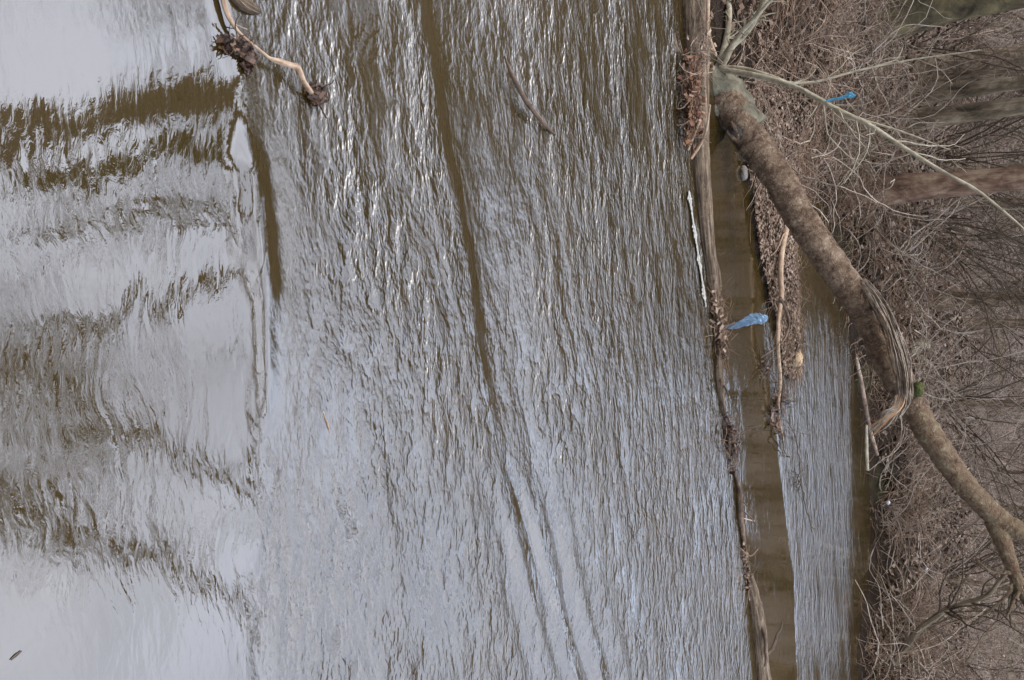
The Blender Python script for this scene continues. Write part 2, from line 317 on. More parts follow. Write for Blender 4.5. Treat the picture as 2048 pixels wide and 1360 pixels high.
L.new(math_n(N, L, 'ADD', hs, ha), bp.inputs['Height']); L.new(bp.outputs[0], b.inputs['Normal'])
body = ramp(N, [(0.3, (0.026, 0.0165, 0.0035)), (0.7, (0.038, 0.025, 0.008))]); L.new(noise(N, L, ob, 0.8, 4), body.inputs[0])
L.new(body.outputs[0], b.inputs['Base Color']); b.inputs['Roughness'].default_value = 0.015; b.inputs['IOR'].default_value = 2.2

def plain(name, col, rough=0.6, bump=0.0, var=0.25, scale=20):
    m, N, L, b = mat_new(name); t = N.new('ShaderNodeTexCoord'); n = noise(N, L, t.outputs['Object'], scale, 4, 0.6)
    r = ramp(N, [(0.3, tuple(c * (1 - var) for c in col)), (0.7, tuple(min(1, c * (1 + var)) for c in col))]); L.new(n, r.inputs[0])
    L.new(r.outputs[0], b.inputs['Base Color']); b.inputs['Roughness'].default_value = rough
    if bump:
        bp = N.new('ShaderNodeBump'); bp.inputs['Distance'].default_value = bump; L.new(n, bp.inputs['Height']); L.new(bp.outputs[0], b.inputs['Normal'])
    return m
M['moss'] = plain('green_moss', (0.06, 0.065, 0.012), 0.95, 0.02, 0.5, 60)
M['bag'] = plain('light_blue_plastic', (0.17, 0.27, 0.37), 0.35, 0.004, 0.25, 14)
M['bagdeep'] = plain('bright_blue_plastic', (0.07, 0.27, 0.40), 0.4, 0.004, 0.25, 14)
M['foam'] = plain('creek_foam', (0.34, 0.325, 0.28), 0.8, 0.004, 0.25, 60)
M['chunk'] = plain('tan_bark_chunk', (0.36, 0.25, 0.14), 0.8, 0.02, 0.35, 14)
M['white'] = plain('white_litter', (0.7, 0.72, 0.75), 0.5, 0.0, 0.1)
M['hollow'] = plain('hole_shade', (0.02, 0.015, 0.012), 0.95, 0.01, 0.4)  # near-black colour stands for the shade inside the knot
M['stone'] = plain('grey_stone', (0.20, 0.18, 0.15), 0.75, 0.02, 0.35, 12)

# ------------------------------------------------------------------ shape of the land
px_edge = [(1395, -120), (1412, -20), (1432, 60), (1445, 160), (1452, 240), (1487, 322), (1499, 400), (1505, 460), (1515, 520), (1533, 590), (1549, 660), (1562, 735), (1580, 768),
           (1592, 762), (1595, 730), (1590, 640), (1586, 560), (1584, 500), (1588, 455), (1602, 415), (1625, 385), (1650, 405), (1668, 470), (1690, 600), (1704, 700), (1726, 850),
           (1736, 950), (1744, 1050), (1740, 1160), (1722, 1240), (1716, 1300), (1720, 1380)]
edge = [wz(a, b_)[:2] for a, b_ in px_edge]
_e = []
for k in range(len(edge) - 1):                              # a ragged waterline
    m_ = max(1, int(np.linalg.norm(edge[k + 1] - edge[k]) / 0.16))
    for q in range(m_): _e.append(edge[k] + (edge[k + 1] - edge[k]) * q / m_ + R.normal(0, 0.045, 2))
edge = [tuple(q) for q in _e] + [tuple(edge[-1])]
poly = [(-260, 4), (-40, 5.2), (-9, 6.2)] + edge + [(12, 16.4), (40, 17.5), (260, 20), (260, 400), (-260, 400)]
poly = np.array(poly)
def sdist(x, y):
    """distance inside the far land (+) or out on the water (-)"""
    q = np.stack([x, y], -1); d = np.full(x.shape, 1e9); ins = np.zeros(x.shape, bool)
    for k in range(len(poly)):
        a = poly[k]; b_ = poly[(k + 1) % len(poly)]; e = b_ - a
        tt = np.clip(((q - a) @ e) / (e @ e), 0, 1); dd = np.linalg.norm(q - a - tt[..., None] * e, axis=-1); d = np.minimum(d, dd)
        c = (a[1] > y) != (b_[1] > y)
        with np.errstate(divide='ignore', invalid='ignore'): xi = (b_[0] - a[0]) * (y - a[1]) / (b_[1] - a[1]) + a[0]
        ins ^= c & (x < xi)
    return np.where(ins, d, -d)
_ph = R.uniform(0, 6.28, (40,)); _an = R.uniform(0, 6.28, (40,))
def vnoise(x, y, f0, o=0, octs=5):
    v = 0
    for k in range(octs):
        f = f0 * 1.9 ** k
        for q in range(2):
            a = _an[(o + 2 * k + q) % 40]; a2 = _an[(o + 7 + 3 * k + q) % 40]
            v = v + np.sin((x * math.cos(a) + y * math.sin(a)) * f + _ph[(o + k + q) % 40] + 1.7 * np.sin((x * math.cos(a2) + y * math.sin(a2)) * f * 0.7 + _ph[(o + 11 + k) % 40])) / 1.7 ** k
    return v / 3.5
def ground_h(x, y):
    d = sdist(x, y)
    spit = (1 - sst(0.0, 0.9, y - (11.05 + 0.0 * x))) * sst(-2.6, -2.0, x)         # the low gravel bar
    left = 1 - sst(-2.2, -1.0, x) * 1.0
    bank = 0.55 * sst(0.0, 0.75, d) * (1 - 0.75 * left * (1 - sst(0.8, 2.2, d)))
    hill = 0.035 * np.clip(d, 0, 10) + (0.42 + 0.33 * (1 - sst(-3, 5, x))) * np.clip(d - 12, 0, 60) * sst(10, 24, d) + 0.05 * np.clip(d - 69, 0, 300)
    h = 0.02 + bank * (1 - spit) + hill * (1 - spit) + spit * (0.02 + 0.10 * sst(0, 0.6, d))
    h = h + vnoise(x, y, 0.55, 3) * 0.16 * sst(0.3, 3, d) * (1 - spit) + vnoise(x, y, 3.0, 9, 4) * 0.04 * sst(0.05, 0.6, d) * (1 - 0.8 * spit)
    h = h + vnoise(x, y, 0.06, 17, 3) * 1.3 * sst(12, 50, d)
    bed = -0.06 - 0.6 * sst(0, 1.6, -d)
    h = np.where(d > 0, h, bed)
    near = sst(0.55, -0.9, y - 0.0) 
    near = 1 - sst(-0.9, 0.62, y)
    return h * (1 - near) + near * (0.95 + 0.04 * vnoise(x, y, 1.5, 5) + 0.75 * np.clip(-y - 3.0, 0, 22))  # unseen slope behind the viewer, raised to block low frontal sky light
def gz(x, y): return float(ground_h(np.array([float(x)]), np.array([float(y)]))[0])

def axis(parts):
    a = [];
    for lo, hi, n in parts: a += list(np.linspace(lo, hi, n, endpoint=False))
    return np.array(a + [parts[-1][1]])
def grid(xs, ys):
    X, Y = np.meshgrid(xs, ys); nx, ny = len(xs), len(ys)
    i, j = np.meshgrid(np.arange(nx - 1), np.arange(ny - 1)); b0 = j * nx + i
    return X, Y, np.stack([b0, b0 + 1, b0 + nx + 1, b0 + nx], -1).reshape(-1, 4)
X, Y, F = grid(axis([(-250, -40, 30), (-40, -9, 60), (-9, 9, 300), (9, 40, 60), (40, 250, 30)]),
               axis([(-60, -3, 40), (-3, 6, 40), (6, 19, 290), (19, 40, 160), (40, 100, 80), (100, 380, 40)]))
Z = ground_h(X, Y)
g_o = mesh_obj('ground', np.stack([X, Y, Z], -1).reshape(-1, 3), F, M['ground']); tag(g_o, kind='structure')

# ------------------------------------------------------------------ water
def seg_sd(X, Y, pts):
    """signed perpendicular distance (+ = far side) and running parameter along a line of world points"""
    p = np.array(pts); best = np.full(X.shape, 1e9); sd_ = np.zeros(X.shape); s = np.zeros(X.shape); acc = 0
    for k in range(len(p) - 1):
        e = p[k + 1] - p[k]; l = np.linalg.norm(e); lo = -1e3 if k == 0 else 0; hi = 1e3 if k == len(p) - 2 else 1
        tt = np.clip(((X - p[k][0]) * e[0] + (Y - p[k][1]) * e[1]) / (l * l), lo, hi)
        qx = X - p[k][0] - tt * e[0]; qy = Y - p[k][1] - tt * e[1]; d = np.hypot(qx, qy)
        m_ = d < best; best = np.where(m_, d, best); sd_ = np.where(m_, np.sign(qy * e[0] - qx * e[1]) * d, sd_); s = np.where(m_, acc + tt * l, s); acc += l
    return sd_, s
def wl(pts, n=60): return smooth_path([wz(a, b_)[:2] for a, b_ in pts], n)
L1 = wl([(432, -60), (455, 60), (478, 200), (496, 330), (512, 450), (522, 560), (532, 680), (530, 780), (520, 900), (500, 1050), (470, 1400)], 40)
L2 = wl([(872, -60), (900, 130), (925, 280), (950, 400), (965, 500), (985, 650), (1005, 780), (1035, 900), (1075, 1050), (1130, 1250), (1190, 1420)], 40)
LB = wl([(1375, -60), (1388, 200), (1405, 400), (1425, 600), (1440, 760), (1465, 930), (1490, 1120), (1510, 1400)], 30)
LC = wl([(1440, -60), (1460, 260), (1492, 340), (1508, 480), (1518, 600), (1530, 700), (1548, 850), (1568, 1000), (1588, 1200), (1592, 1400)], 30)
ys = [0.25]
while ys[-1] < 18.5: ys.append(ys[-1] + 0.012 + 0.0022 * ys[-1])
X, Y, F = grid(axis([(-120, -25, 20), (-25, -7, 60), (-7, 7, 400), (7, 25, 60), (25, 120, 20)]), np.array(ys))
d1, s1 = seg_sd(X, Y, L1); d2, s2 = seg_sd(X, Y, L2); db, _ = seg_sd(X, Y, LB); dc, _ = seg_sd(X, Y, LC)
d1 = d1 + 0.015 * vnoise(X, Y, 9, 2, 3) + 0.045 * vnoise(X, Y, 2.6, 15, 3); d2 = d2 + 0.02 * vnoise(X, Y, 6, 6, 3) + 0.045 * vnoise(X, Y, 1.6, 21, 2)
Hh = np.zeros(X.shape)
# current line nearest the viewer: a low standing ridge with a dip behind it
A1 = 0.013 * sst(-2.6, -0.6, -X + 0.0) + 0.006
m1 = sst(-0.88, -0.62, X) * (1 - sst(-0.3, -0.1, X)); wd = 0.045 + 0.04 * m1
Hh += A1 * (0.6 + 0.6 * m1) * (np.exp(-((d1 - 0.02) / wd) ** 2) * (0.12 + 0.88 * sst(-0.9, -0.65, X)) - 0.6 * m1 * np.exp(-((d1 - 0.13) / 0.06) ** 2) + 0.9 * (1 - sst(-1.1, -0.8, X)) * sst(-0.1, 0.02, d1) * (1 - sst(0.02, 0.5, d1))) * (1 - sst(0.1, 0.5, X))
# second current line: the surface steps down and climbs again
A2 = 0.052 * (1 - 0.85 * sst(-0.2, 1.6, X)) * (0.85 + 0.45 * vnoise(X, Y, 2.4, 19, 3))
step = np.where(d2 < 0, -sst(-0.17, 0.03, d2) / sst(-0.17, 0.03, np.zeros(1))[0], -1 + sst(0.0, 1.1, d2)); Hh += A2 * step
d3 = d2 - 0.16 - 0.06 * np.sin(X * 2.2); Hh += 0.008 * sst(-1.2, 0.2, X) * np.where(d3 < 0, -sst(-0.07, 0, d3), -1 + sst(0, 0.3, d3))
env = sst(0.3, 1.4, X) * np.exp(-((d2 - 0.0) / 0.55) ** 2) * (0.6 + 0.5 * vnoise(X, Y, 1.5, 30, 2))
Hh += 0.024 * env * np.sin(d2 * 23 + 2.2 * vnoise(X, Y, 1.6, 25, 3) + X * 1.5) + 0.006 * env * np.sin(d2 * 47 - X * 2.5 + 2.0 * vnoise(X, Y, 3.0, 5, 3))
Hh += 0.004 * vnoise(X, Y, 1.8, 12, 3) * sst(0, 0.4, d1) * (1 - sst(-0.4, 0, db))
Hh *= (1 - sst(-0.5, -0.1, db))
# how rippled each stretch is
far = 1 - sst(0.0, 0.12, d1)
dm = d1 + 0.10 * vnoise(X, Y, 3.0, 27, 4) * sst(-0.2, 0.3, X); streak = sst(-0.05, 0.35, dm) * (1 - sst(-0.15, 0.05, db)) * (0.45 + 0.55 * sst(0, 1.2, d1))
calm2 = sst(-0.02, 0.03, d2) * (1 - sst(0.25, 0.75, d2)) * (1 - sst(-0.3, 0.9, X)); streak *= 1 - 0.6 * calm2; streak *= 1 - 0.7 * np.clip(env * 1.3, 0, 1); streak *= 1 - 0.75 * np.exp(-((d2 + 0.10) / 0.10) ** 2) * (1 - 0.6 * sst(0, 2, X))
for (a, b_, am, kf, wd_) in ((560, 400, 0.0022, 75, 0.13), (590, 1105, 0.0018, 60, 0.22), (640, 980, 0.0016, 55, 0.25), (530, 800, 0.0020, 85, 0.12)):
    c_ = wz(a, b_); rr_ = np.hypot((X - c_[0]) * 0.75, (Y - c_[1]) * 1.2); Hh += am * np.exp(-(rr_ / wd_) ** 2) * np.sin(rr_ * kf)
    streak *= 1 - 0.6 * np.exp(-(rr_ / (wd_ * 1.2)) ** 2)
fine_ = 1.0 * far + 0.25 * (1 - far)
zc = sst(-0.05, 0.22, dc + 0.05 * vnoise(X, Y, 4, 8, 3)); streak = np.maximum(streak, zc * 0.62 * sst(-1.4, 0.8, X + 0.25 * vnoise(X, Y, 1.2, 4, 3)) * (1 - 0.8 * sst(0.0, 1.2, (Y - 14.3) * 1.6)))
behind = (db > -0.05) & (dc < 0.1); fine_ = np.where(behind, 0.12, fine_); streak = np.where(behind, np.maximum(streak, 0.025), streak)
wo = mesh_obj('creek_water', np.stack([X, Y, Hh], -1).reshape(-1, 3), F, M['water']); tag(wo, kind='structure')
for nm, arr in (('near', 1 - sst(3.4, 6.0, Y)), ('chop', np.clip(zc * sst(-1.4, 0.8, X) * (1 - sst(0.0, 1.2, (Y - 14.3) * 1.6)), 0, 1) + 0.2 * (1 - far) * (1 - sst(-0.15, 0.05, db))), ('streak', streak), ('fine', fine_)):
    a = wo.data.attributes.new(nm, 'FLOAT', 'POINT'); a.data.foreach_set('value', arr.astype(np.float32).ravel())

# ------------------------------------------------------------------ tall bare trees
def tree_mesh(kind, Ht, rad, lean=(0, 0), pw=1.3, taper=0.86, first=0.3, nb=26, seed=0, bmat=None, tmat=None, twigs=5, forks=0):
    """returns trunk mesh object and crown mesh object, built at the origin"""
    n = 26; t_ = np.linspace(0, 1, n)
    P = np.zeros((1, n, 3)); P[0, :, 2] = t_ * Ht
    P[0, :, 0] = lean[0] * Ht * t_ ** pw + 0.25 * np.sin(t_ * 7 + seed) * t_; P[0, :, 1] = lean[1] * Ht * t_ ** pw + 0.25 * np.cos(t_ * 5 + seed) * t_
    P[0, 0, 2] = -0.3
    r = (rad * (1 - taper * t_ ** 1.2) * (1 - 0.8 * sst(0.85, 1, t_)) * (1 + 0.7 * np.exp(-t_ * 45)))[None]
    g = G(); g.tubes(P, r, 12, lump=0.05); tr = g
    c = G(); B1, r1 = offshoots(P, r, nb, first, 0.30, 12, 0.75, 0.10, -0.05, 0.42)
    c.tubes(B1, r1, 5)
    B2, r2 = offshoots(B1, r1, 6, 0.2, 0.42, 8, 0.7, 0.14, -0.03, 0.5); c.tubes(B2, r2, 4)
    B3, r3 = offshoots(B2, r2, twigs, 0.15, 0.5, 6, 0.65, 0.2, 0.0, 0.55); c.tubes(B3, np.maximum(r3, 0.004), 3)
    B4, r4 = offshoots(B3, r3, 1, 0.2, 0.5, 4, 0.6, 0.2, 0.0, 0.6); c.tubes(B4, np.maximum(r4, 0.003), 3)
    return tr, c
def place_tree(proto, name, x, y, rz, sc, label, group=None, cat='tree'):
    e = empty(name, (x, y, gz(x, y) - 0.05), label, cat, group); e.rotation_euler.z = rz; e.scale = (sc, sc, sc)
    for nm, dat in proto:
        o = bpy.data.objects.new(nm, dat); COL.objects.link(o); o.parent = e
    return e
def proto(args, tmat, bmat):
    tr, c = tree_mesh(**args); res = []
    for nm, g, mt in (('trunk', tr, tmat), ('crown', c, bmat)):
        o = g.build(nm, mt); d_ = o.data; bpy.data.objects.remove(o); res.append((nm, d_))
    return res
pA = proto(dict(kind=0, Ht=25, rad=0.24, first=0.22, nb=26, seed=1), M['trunk'], M['darktwig'])
pB = proto(dict(kind=0, Ht=26, rad=0.125, lean=(0.01, -0.02), first=0.45, nb=6, seed=4, taper=0.05, twigs=2), M['trunkgrn'], M['darktwig'])
pC = proto(dict(kind=0, Ht=30, rad=0.42, lean=(0.01, -0.03), first=0.62, nb=6, seed=8, taper=0.15, twigs=2), M['trunk'], M['darktwig'])
pD = proto(dict(kind=0, Ht=27, rad=0.17, lean=(0.20, -0.06), pw=3.2, first=0.42, nb=7, seed=9, taper=0.0, twigs=2), M['trunkred'], M['darktwig'])
pE = proto(dict(kind=0, Ht=15, rad=0.16, first=0.25, nb=26, seed=15), M['trunk'], M['darktwig'])
pK = proto(dict(kind=0, Ht=29, rad=0.24, lean=(-0.24, -0.06), pw=1.5, first=0.55, nb=26, seed=41, taper=0.4), M['trunk'], M['darktwig'])
pH = proto(dict(kind=0, Ht=8, rad=0.09, first=0.2, nb=22, seed=31), M['trunk'], M['darktwig'])
pF = proto(dict(kind=0, Ht=29, rad=0.38, lean=(0.0, -0.02), first=0.6, nb=5, seed=21, taper=0.1, twigs=2), M['olive'], M['darktwig'])
def tree_px(px, py, Yt): p = wy(px, py, Yt); return p[0], Yt
x, y = tree_px(1740, 250, 15.2); place_tree(pB, 'bare_tree', x, y, 0.3, 1.0, 'smooth grey-green trunk, lower of the close pair above the upper blue scrap')
x, y = tree_px(1745, 206, 15.5); place_tree(pB, 'bare_tree', x, y, 0.3, 0.85, 'smooth grey-green trunk, slimmer one of the close pair, level with the upper blue scrap')
x, y = tree_px(1680, 388, 14.2); place_tree(pD, 'bare_tree', x, y, 0.0, 1.0, 'reddish-brown trunk standing at the waterline behind the thick mottled leaning trunk')
x, y = tree_px(1760, 150, 16.4); place_tree(pC, 'bare_tree', x, y, 1.0, 0.42, 'wide dark-brown trunk above the pair of grey-green trunks, near the top edge')
x, y = tree_px(1850, 2, 13.5); place_tree(pF, 'bare_tree', x, y, 1.0, 0.8, 'mossy olive-green trunk running along the very top edge')
for k, x in enumerate((-15, -10.5, -6, -2.2, 2.5, 6.5, 11, 16)):  # unseen trees, added to cut the light from behind the viewer
    place_tree(pA, 'bare_tree', x, -5.5 - (k % 3) * 1.8, k * 2.1, 0.85, 'unseen bare tree added behind the viewer to shade the creek', 'unseen trees added on the near bank')
gl = 'tall bare tree on the bank beyond the picture, seen only as its rippling reflection'
for x, y, p, rz, sc in [(-4.9, 11.4, pC, 0.2, 1.0), (-8.2, 12.5, pE, 2.0, 1.0), (-6.4, 14.5, pE, 4.0, 1.1), (-10.5, 12, pE, 5.0, 1.1), (-7.0, 18.5, pE, 1.0, 1.15), (6.6, 16.8, pK, 0.0, 1.0), (9.6, 17.4, pK, 0.25, 1.05), (-4.6, 16.5, pE, 0.7, 1.1), (-9.0, 15.5, pA, 1.7, 0.75), (-3.2, 19.0, pE, 2.7, 1.2), (-11.5, 18.5, pA, 3.7, 0.8), (-6.0, 21.5, pA, 4.7, 0.8), (-0.8, 19.5, pE, 5.7, 1.0)]:
    place_tree(p, 'bare_tree', x, y, rz, sc, gl, 'tall trees mirrored in the creek')
wood = [(-10, 22, pA), (-5.5, 24, pE), (-3.0, 21.5, pE), (-0.4, 25, pE), (-8, 31, pC), (-14, 28, pA), (3.6, 27, pH), (8.5, 30, pH), (-4, 36, pA), (2.2, 31, pH), (13, 30, pH), (-12, 40, pA), (6, 34, pH), (-18, 20, pA), (-20, 34, pA), (-3.5, 30, pE), (-6.8, 26, pE), (1.5, 23, pH), (5.5, 22, pH), (10, 25, pH), (-16, 47, pA), (-24, 45, pA), (16, 28, pH), (4.2, 24.5, pH), (7.2, 26, pH)]
for k, (x, y, p) in enumerate(wood):
    place_tree(p, 'bare_tree', x, y, k * 1.7, 0.7 + 0.05 * (k % 6), 'thin bare tree standing back in the dim wood on the far slope', 'trees back in the wood')

# ------------------------------------------------------------------ undergrowth
def leaf_scatter(name, mat, pts, size, tilt, label, cat, up=0.02):
    n = len(pts); z = ground_h(pts[:, 0], pts[:, 1]); C = np.stack([pts[:, 0], pts[:, 1], z + R.uniform(0.0, up, n)], -1)
    a = R.uniform(0, 6.28, n); nrm = unit(np.stack([R.normal(0, tilt, n), R.normal(0, tilt, n), np.ones(n)], -1))
    t1 = np.stack([np.cos(a), np.sin(a), np.zeros(n)], -1); A = unit(t1 - (t1 * nrm).sum(-1, keepdims=True) * nrm); B = np.cross(nrm, A)
    s = (size * R.uniform(0.5, 1.4, n))[:, None]
    g = G(); g.quads(C + nrm * s * 0.3, A * s, B * s * R.uniform(0.4, 0.9, n)[:, None]); o = g.build(name, mat, smooth=False)
    return tag(o, label, cat, kind='stuff')
def rnd(n, x0, x1, y0, y1): return np.stack([R.uniform(x0, x1, n), R.uniform(y0, y1, n)], -1)
p = np.concatenate([rnd(60000, -11, 10, 12, 26), rnd(22000, -16, 15, 26, 46)]); d = sdist(p[:, 0], p[:, 1])
low = (p[:, 1] < 11.2) & (p[:, 0] > -2.3)
leaf_scatter('leaf_litter', M['leaf'], p[(d > 0.25) & ~low], 0.045, 0.6, 'fallen brown leaves covering the far bank and slope', 'leaves', 0.04)
p = rnd(9000, -7, -1.6, 7, 13); d = sdist(p[:, 0], p[:, 1]); low = (p[:, 1] < 11.2) & (p[:, 0] > -2.3)
leaf_scatter('leaf_litter', M['leaf'], p[(d > 0.15) & ~low], 0.026, 0.7, 'fallen leaves on the near end of the bank around the stump', 'leaves', 0.05)
p = rnd(50000, -3.2, 0.8, 8.6, 11.6); d = sdist(p[:, 0], p[:, 1]); leaf_scatter('bar_debris', M['leaf'], p[(d > -0.05 + 0.1 * vnoise(p[:, 0], p[:, 1], 6, 3, 3)) & (d > -0.03)][:30000], 0.022, 0.35, 'tan chips, pebbles and leaves on the low gravel bar', 'gravel', 0.015)

def tangle(g, n, region, ln, rad, wob, grav, up, npt=9, dmin=0.1, dmax=99, horiz=None, z0=(0, 0.15)):
    p = rnd(n * 14, *region); p = p[vnoise(p[:, 0], p[:, 1] * 1.2, 1.5, n % 23, 4) + 0.9 * R.normal(0, 0.25, len(p)) > 0.12]; d = sdist(p[:, 0], p[:, 1]); p = p[(d > dmin) & (d < dmax)][:n]; n = len(p)
    z = ground_h(p[:, 0], p[:, 1]) + R.uniform(*z0, n); a = R.uniform(0, 6.28, n)
    D = np.stack([np.cos(a), np.sin(a) * 0.6, R.uniform(*up, n)], -1)
    P = walk(np.stack([p[:, 0], p[:, 1], z], -1), D, R.uniform(0.5, 1.3, n) * ln, npt, wob, grav)
    zz = ground_h(P[..., 0], P[..., 1]); P[..., 2] = np.maximum(P[..., 2], np.maximum(zz, 0) + 0.01)
    r = (rad * R.uniform(0.5, 1.6, n))[:, None] * np.linspace(1, 0.35, npt); g.tubes(P, r, 3); return P, r
# bank edge: roots, vines and fallen twigs over the cut bank
g = G()
tangle(g, 1400, (-6, 8, 12, 18.2), 1.1, 0.0055, 0.21, 0.10, (0.0, 1.2), dmin=0.02, dmax=1.7)
tangle(g, 900, (-6, 8, 12, 18.2), 0.8, 0.009, 0.22, 0.25, (-0.2, 0.8), dmin=0.0, dmax=0.7)
tangle(g, 900, (-7, -1.5, 7.2, 13), 0.8, 0.005, 0.28, 0.15, (0.0, 1.0), dmin=0.08)
tag(g.build('bank_tangle', M['twig']), 'tangle of brown roots, vines and twigs along the far waterline', 'brush', kind='stuff')
g = G()
tangle(g, 600, (-8, 8, 14, 21), 1.3, 0.005, 0.15, 0.06, (0.2, 1.6), dmin=0.2, dmax=5)
tangle(g, 1500, (-7, -1.5, 7.2, 14), 0.9, 0.0035, 0.18, 0.10, (0.1, 1.3), dmin=0.12)
tag(g.build('pale_brush', M['greytwig']), 'dry grey-brown brush and weed stems on the far bank', 'brush', kind='stuff')
g = G()
for (n_, reg, ln, rd) in ((1100, (-12, 11, 18, 30), 1.7, 0.005), (1500, (-18, 18, 28, 55), 2.4, 0.008)):
    P, r = tangle(g, n_, reg, ln, rd, 0.16, 0.0, (0.6, 2.2), 9, 0.5)
    C, c_ = offshoots(P, r, 3, 0.2, 0.5, 6, 0.7, 0.2, 0.02, 0.6); g.tubes(C, np.maximum(c_, 0.0025), 3)
tag(g.build('understory_thicket', M['greytwig']), 'fine leafless thicket filling the wood behind the far bank', 'brush', kind='stuff')

g = G(); tangle(g, 1300, (-3.2, 0.8, 8.6, 11.6), 0.4, 0.0032, 0.2, 0.12, (-0.1, 0.3), 7, dmin=0.0, z0=(0, 0.04)); tag(g.build('bar_twigs', M['twig']), 'small twigs strewn over the low gravel bar', 'twigs', kind='stuff')
g = G()
tangle(g, 320, (-7, 7.5, 12, 17.6), 1.6, 0.010, 0.16, 0.08, (0.0, 1.2), 14, dmin=0.1, dmax=2.2)
tangle(g, 60, (-6, -1.5, 8, 12), 1.4, 0.008, 0.16, 0.08, (0.0, 1.2), 14, dmin=0.1)
tag(g.build('vine_tangle', M['paletwig']), 'thicker pale vines looping over the far bank', 'vines', kind='stuff')
for mt, n_, seed_z, lab, rd, ln in ((M['darktwig'], 260, 0, 'dark crooked saplings crowding the slope behind the bank', 0.016, 4.2), (M['paletwig'], 260, 0, 'thin pale saplings crossing the dim slope behind the bank', 0.009, 3.2)):
    g = G(); P, r = tangle(g, n_, (-14, 13, 16.5, 34), ln, rd, 0.13, -0.02, (0.5, 2.0), 16, dmin=0.6)
    C, c_ = offshoots(P, r, 6, 0.15, 0.4, 9, 0.7, 0.16, 0.02, 0.5); g.tubes(C, np.maximum(c_, 0.003), 4); g.build('saplings', mt); tag(bpy.data.objects[-1] if False else COL.objects[-1], lab, 'brush', kind='stuff')

# ------------------------------------------------------------------ the leaning trunk
def px_path(pts, n, scale=1.0, dY=-0.45):
    """pts: (px, py, Y, diameter in photo pixels) -> path and radii"""
    q = []
    for a, b_, Yq, dia in pts:
        if Yq < 11: Yq = Yq + dY
        p_ = wy(a, b_, Yq); dist = np.linalg.norm(p_ - np.array([0, 0, H_EYE])) * FPX / np.linalg.norm(ray(a, b_))
        q.append([*p_, 0.5 * dia * dist / FPX * scale])
    s = smooth_path(q, n); return s[None, :, :3], np.maximum(s[None, :, 3], 0.002)
base = wy(1415, 190, 8.55)
lt = empty('leaning_tree', (base[0], base[1] - 0.45, 0.0), 'thick mottled brown trunk slanting from the log jam up across the far bank', 'tree')
g = G(); P, r = px_path([(1405, 165, 8.35, 54), (1440, 190, 8.42, 66), (1476, 235, 8.5, 67), (1508, 286, 8.6, 64), (1556, 356, 8.68, 62), (1595, 425, 8.74, 61), (1647, 505, 8.8, 61), (1697, 575, 8.9, 60), (1738, 640, 9.0, 58), (1772, 710, 9.05, 60), (1806, 775, 9.12, 56), (1836, 826, 9.2, 52)], 130)
g.tubes(P, r, 40, lump=0.04); g.build('trunk', M['lean'], lt)
g = G(); P, r = px_path([(1822, 800, 9.17, 50), (1855, 862, 9.2, 50), (1905, 937, 9.3, 46), (1958, 1000, 9.4, 43), (1998, 1038, 9.5, 44), (2035, 1060, 9.55, 38), (2090, 1090, 9.7, 36), (2200, 1130, 9.9, 34), (2420, 1190, 10.3, 24)], 110)
g.tubes(P, r, 26, lump=0.06); g.build('upper_trunk', M['lean_up'], lt)
g = G(); P, r = px_path([(1985, 1040, 9.48, 34), (2005, 1080, 9.48, 33), (2022, 1130, 9.45, 26), (2045, 1185, 9.4, 22), (2090, 1260, 9.3, 18), (2180, 1400, 9.2, 12)], 30)
g.tubes(P, r, 14, lump=0.05); C, c_ = offshoots(P, r, 10, 0.4, 0.35, 10, 0.8, 0.12, 0.0, 0.4); g.tubes(C, c_, 5); C, c_ = offshoots(C, c_, 5, 0.2, 0.5, 7, 0.7, 0.15, 0, 0.5); g.tubes(C, c_, 3); g.build('branch', M['lean_up'], lt)
# rotten stump with buttresses
g = G(); P, r = px_path([(1372, 205, 8.4, 50), (1392, 178, 8.4, 78), (1425, 172, 8.42, 86), (1455, 205, 8.5, 84), (1500, 262, 8.6, 76)], 22); g.tubes(P, r, 26, lump=0.10)
for a in ([(1440, 190, 8.45, 34), (1410, 160, 8.3, 30), (1385, 150, 8.2, 22), (1370, 140, 8.1, 14)], [(1435, 220, 8.4, 34), (1405, 225, 8.25, 26), (1378, 235, 8.15, 18), (1370, 250, 8.1, 10)], [(1450, 160, 8.6, 30), (1440, 120, 8.6, 24), (1425, 90, 8.6, 16)]):
    P, r = px_path(a, 14); g.tubes(P, r, 12, lump=0.1)
g.build('stump', M['root'], lt)
# knot hole: a rim and a solid plug, its inner shade painted dark
hc = wy(1462, 262, 7.83)
g = G(); th = np.linspace(0, 2 * math.pi, 22); ring = np.stack([hc[0] + 0.075 * np.cos(th) * (1 + 0.2 * np.sin(3 * th)), np.full(22, hc[1]) + 0.03 + 0.03 * np.sin(2 * th), hc[2] + 0.045 * np.sin(th + 0.5)], -1)[None]
g.tubes(ring, np.full((1, 22), 0.018), 7, lump=0.3); g.build('knot_rim', M['lean'], lt)
g = G(); P = np.array([[hc + [0, 0.012, 0], hc + [0, 0.03, 0], hc + [0, 0.1, 0]]]); g.tubes(P, np.array([[0.02, 0.062, 0.07]]), 14, lump=0.1); g.build('knot_shade', M['hollow'], lt)
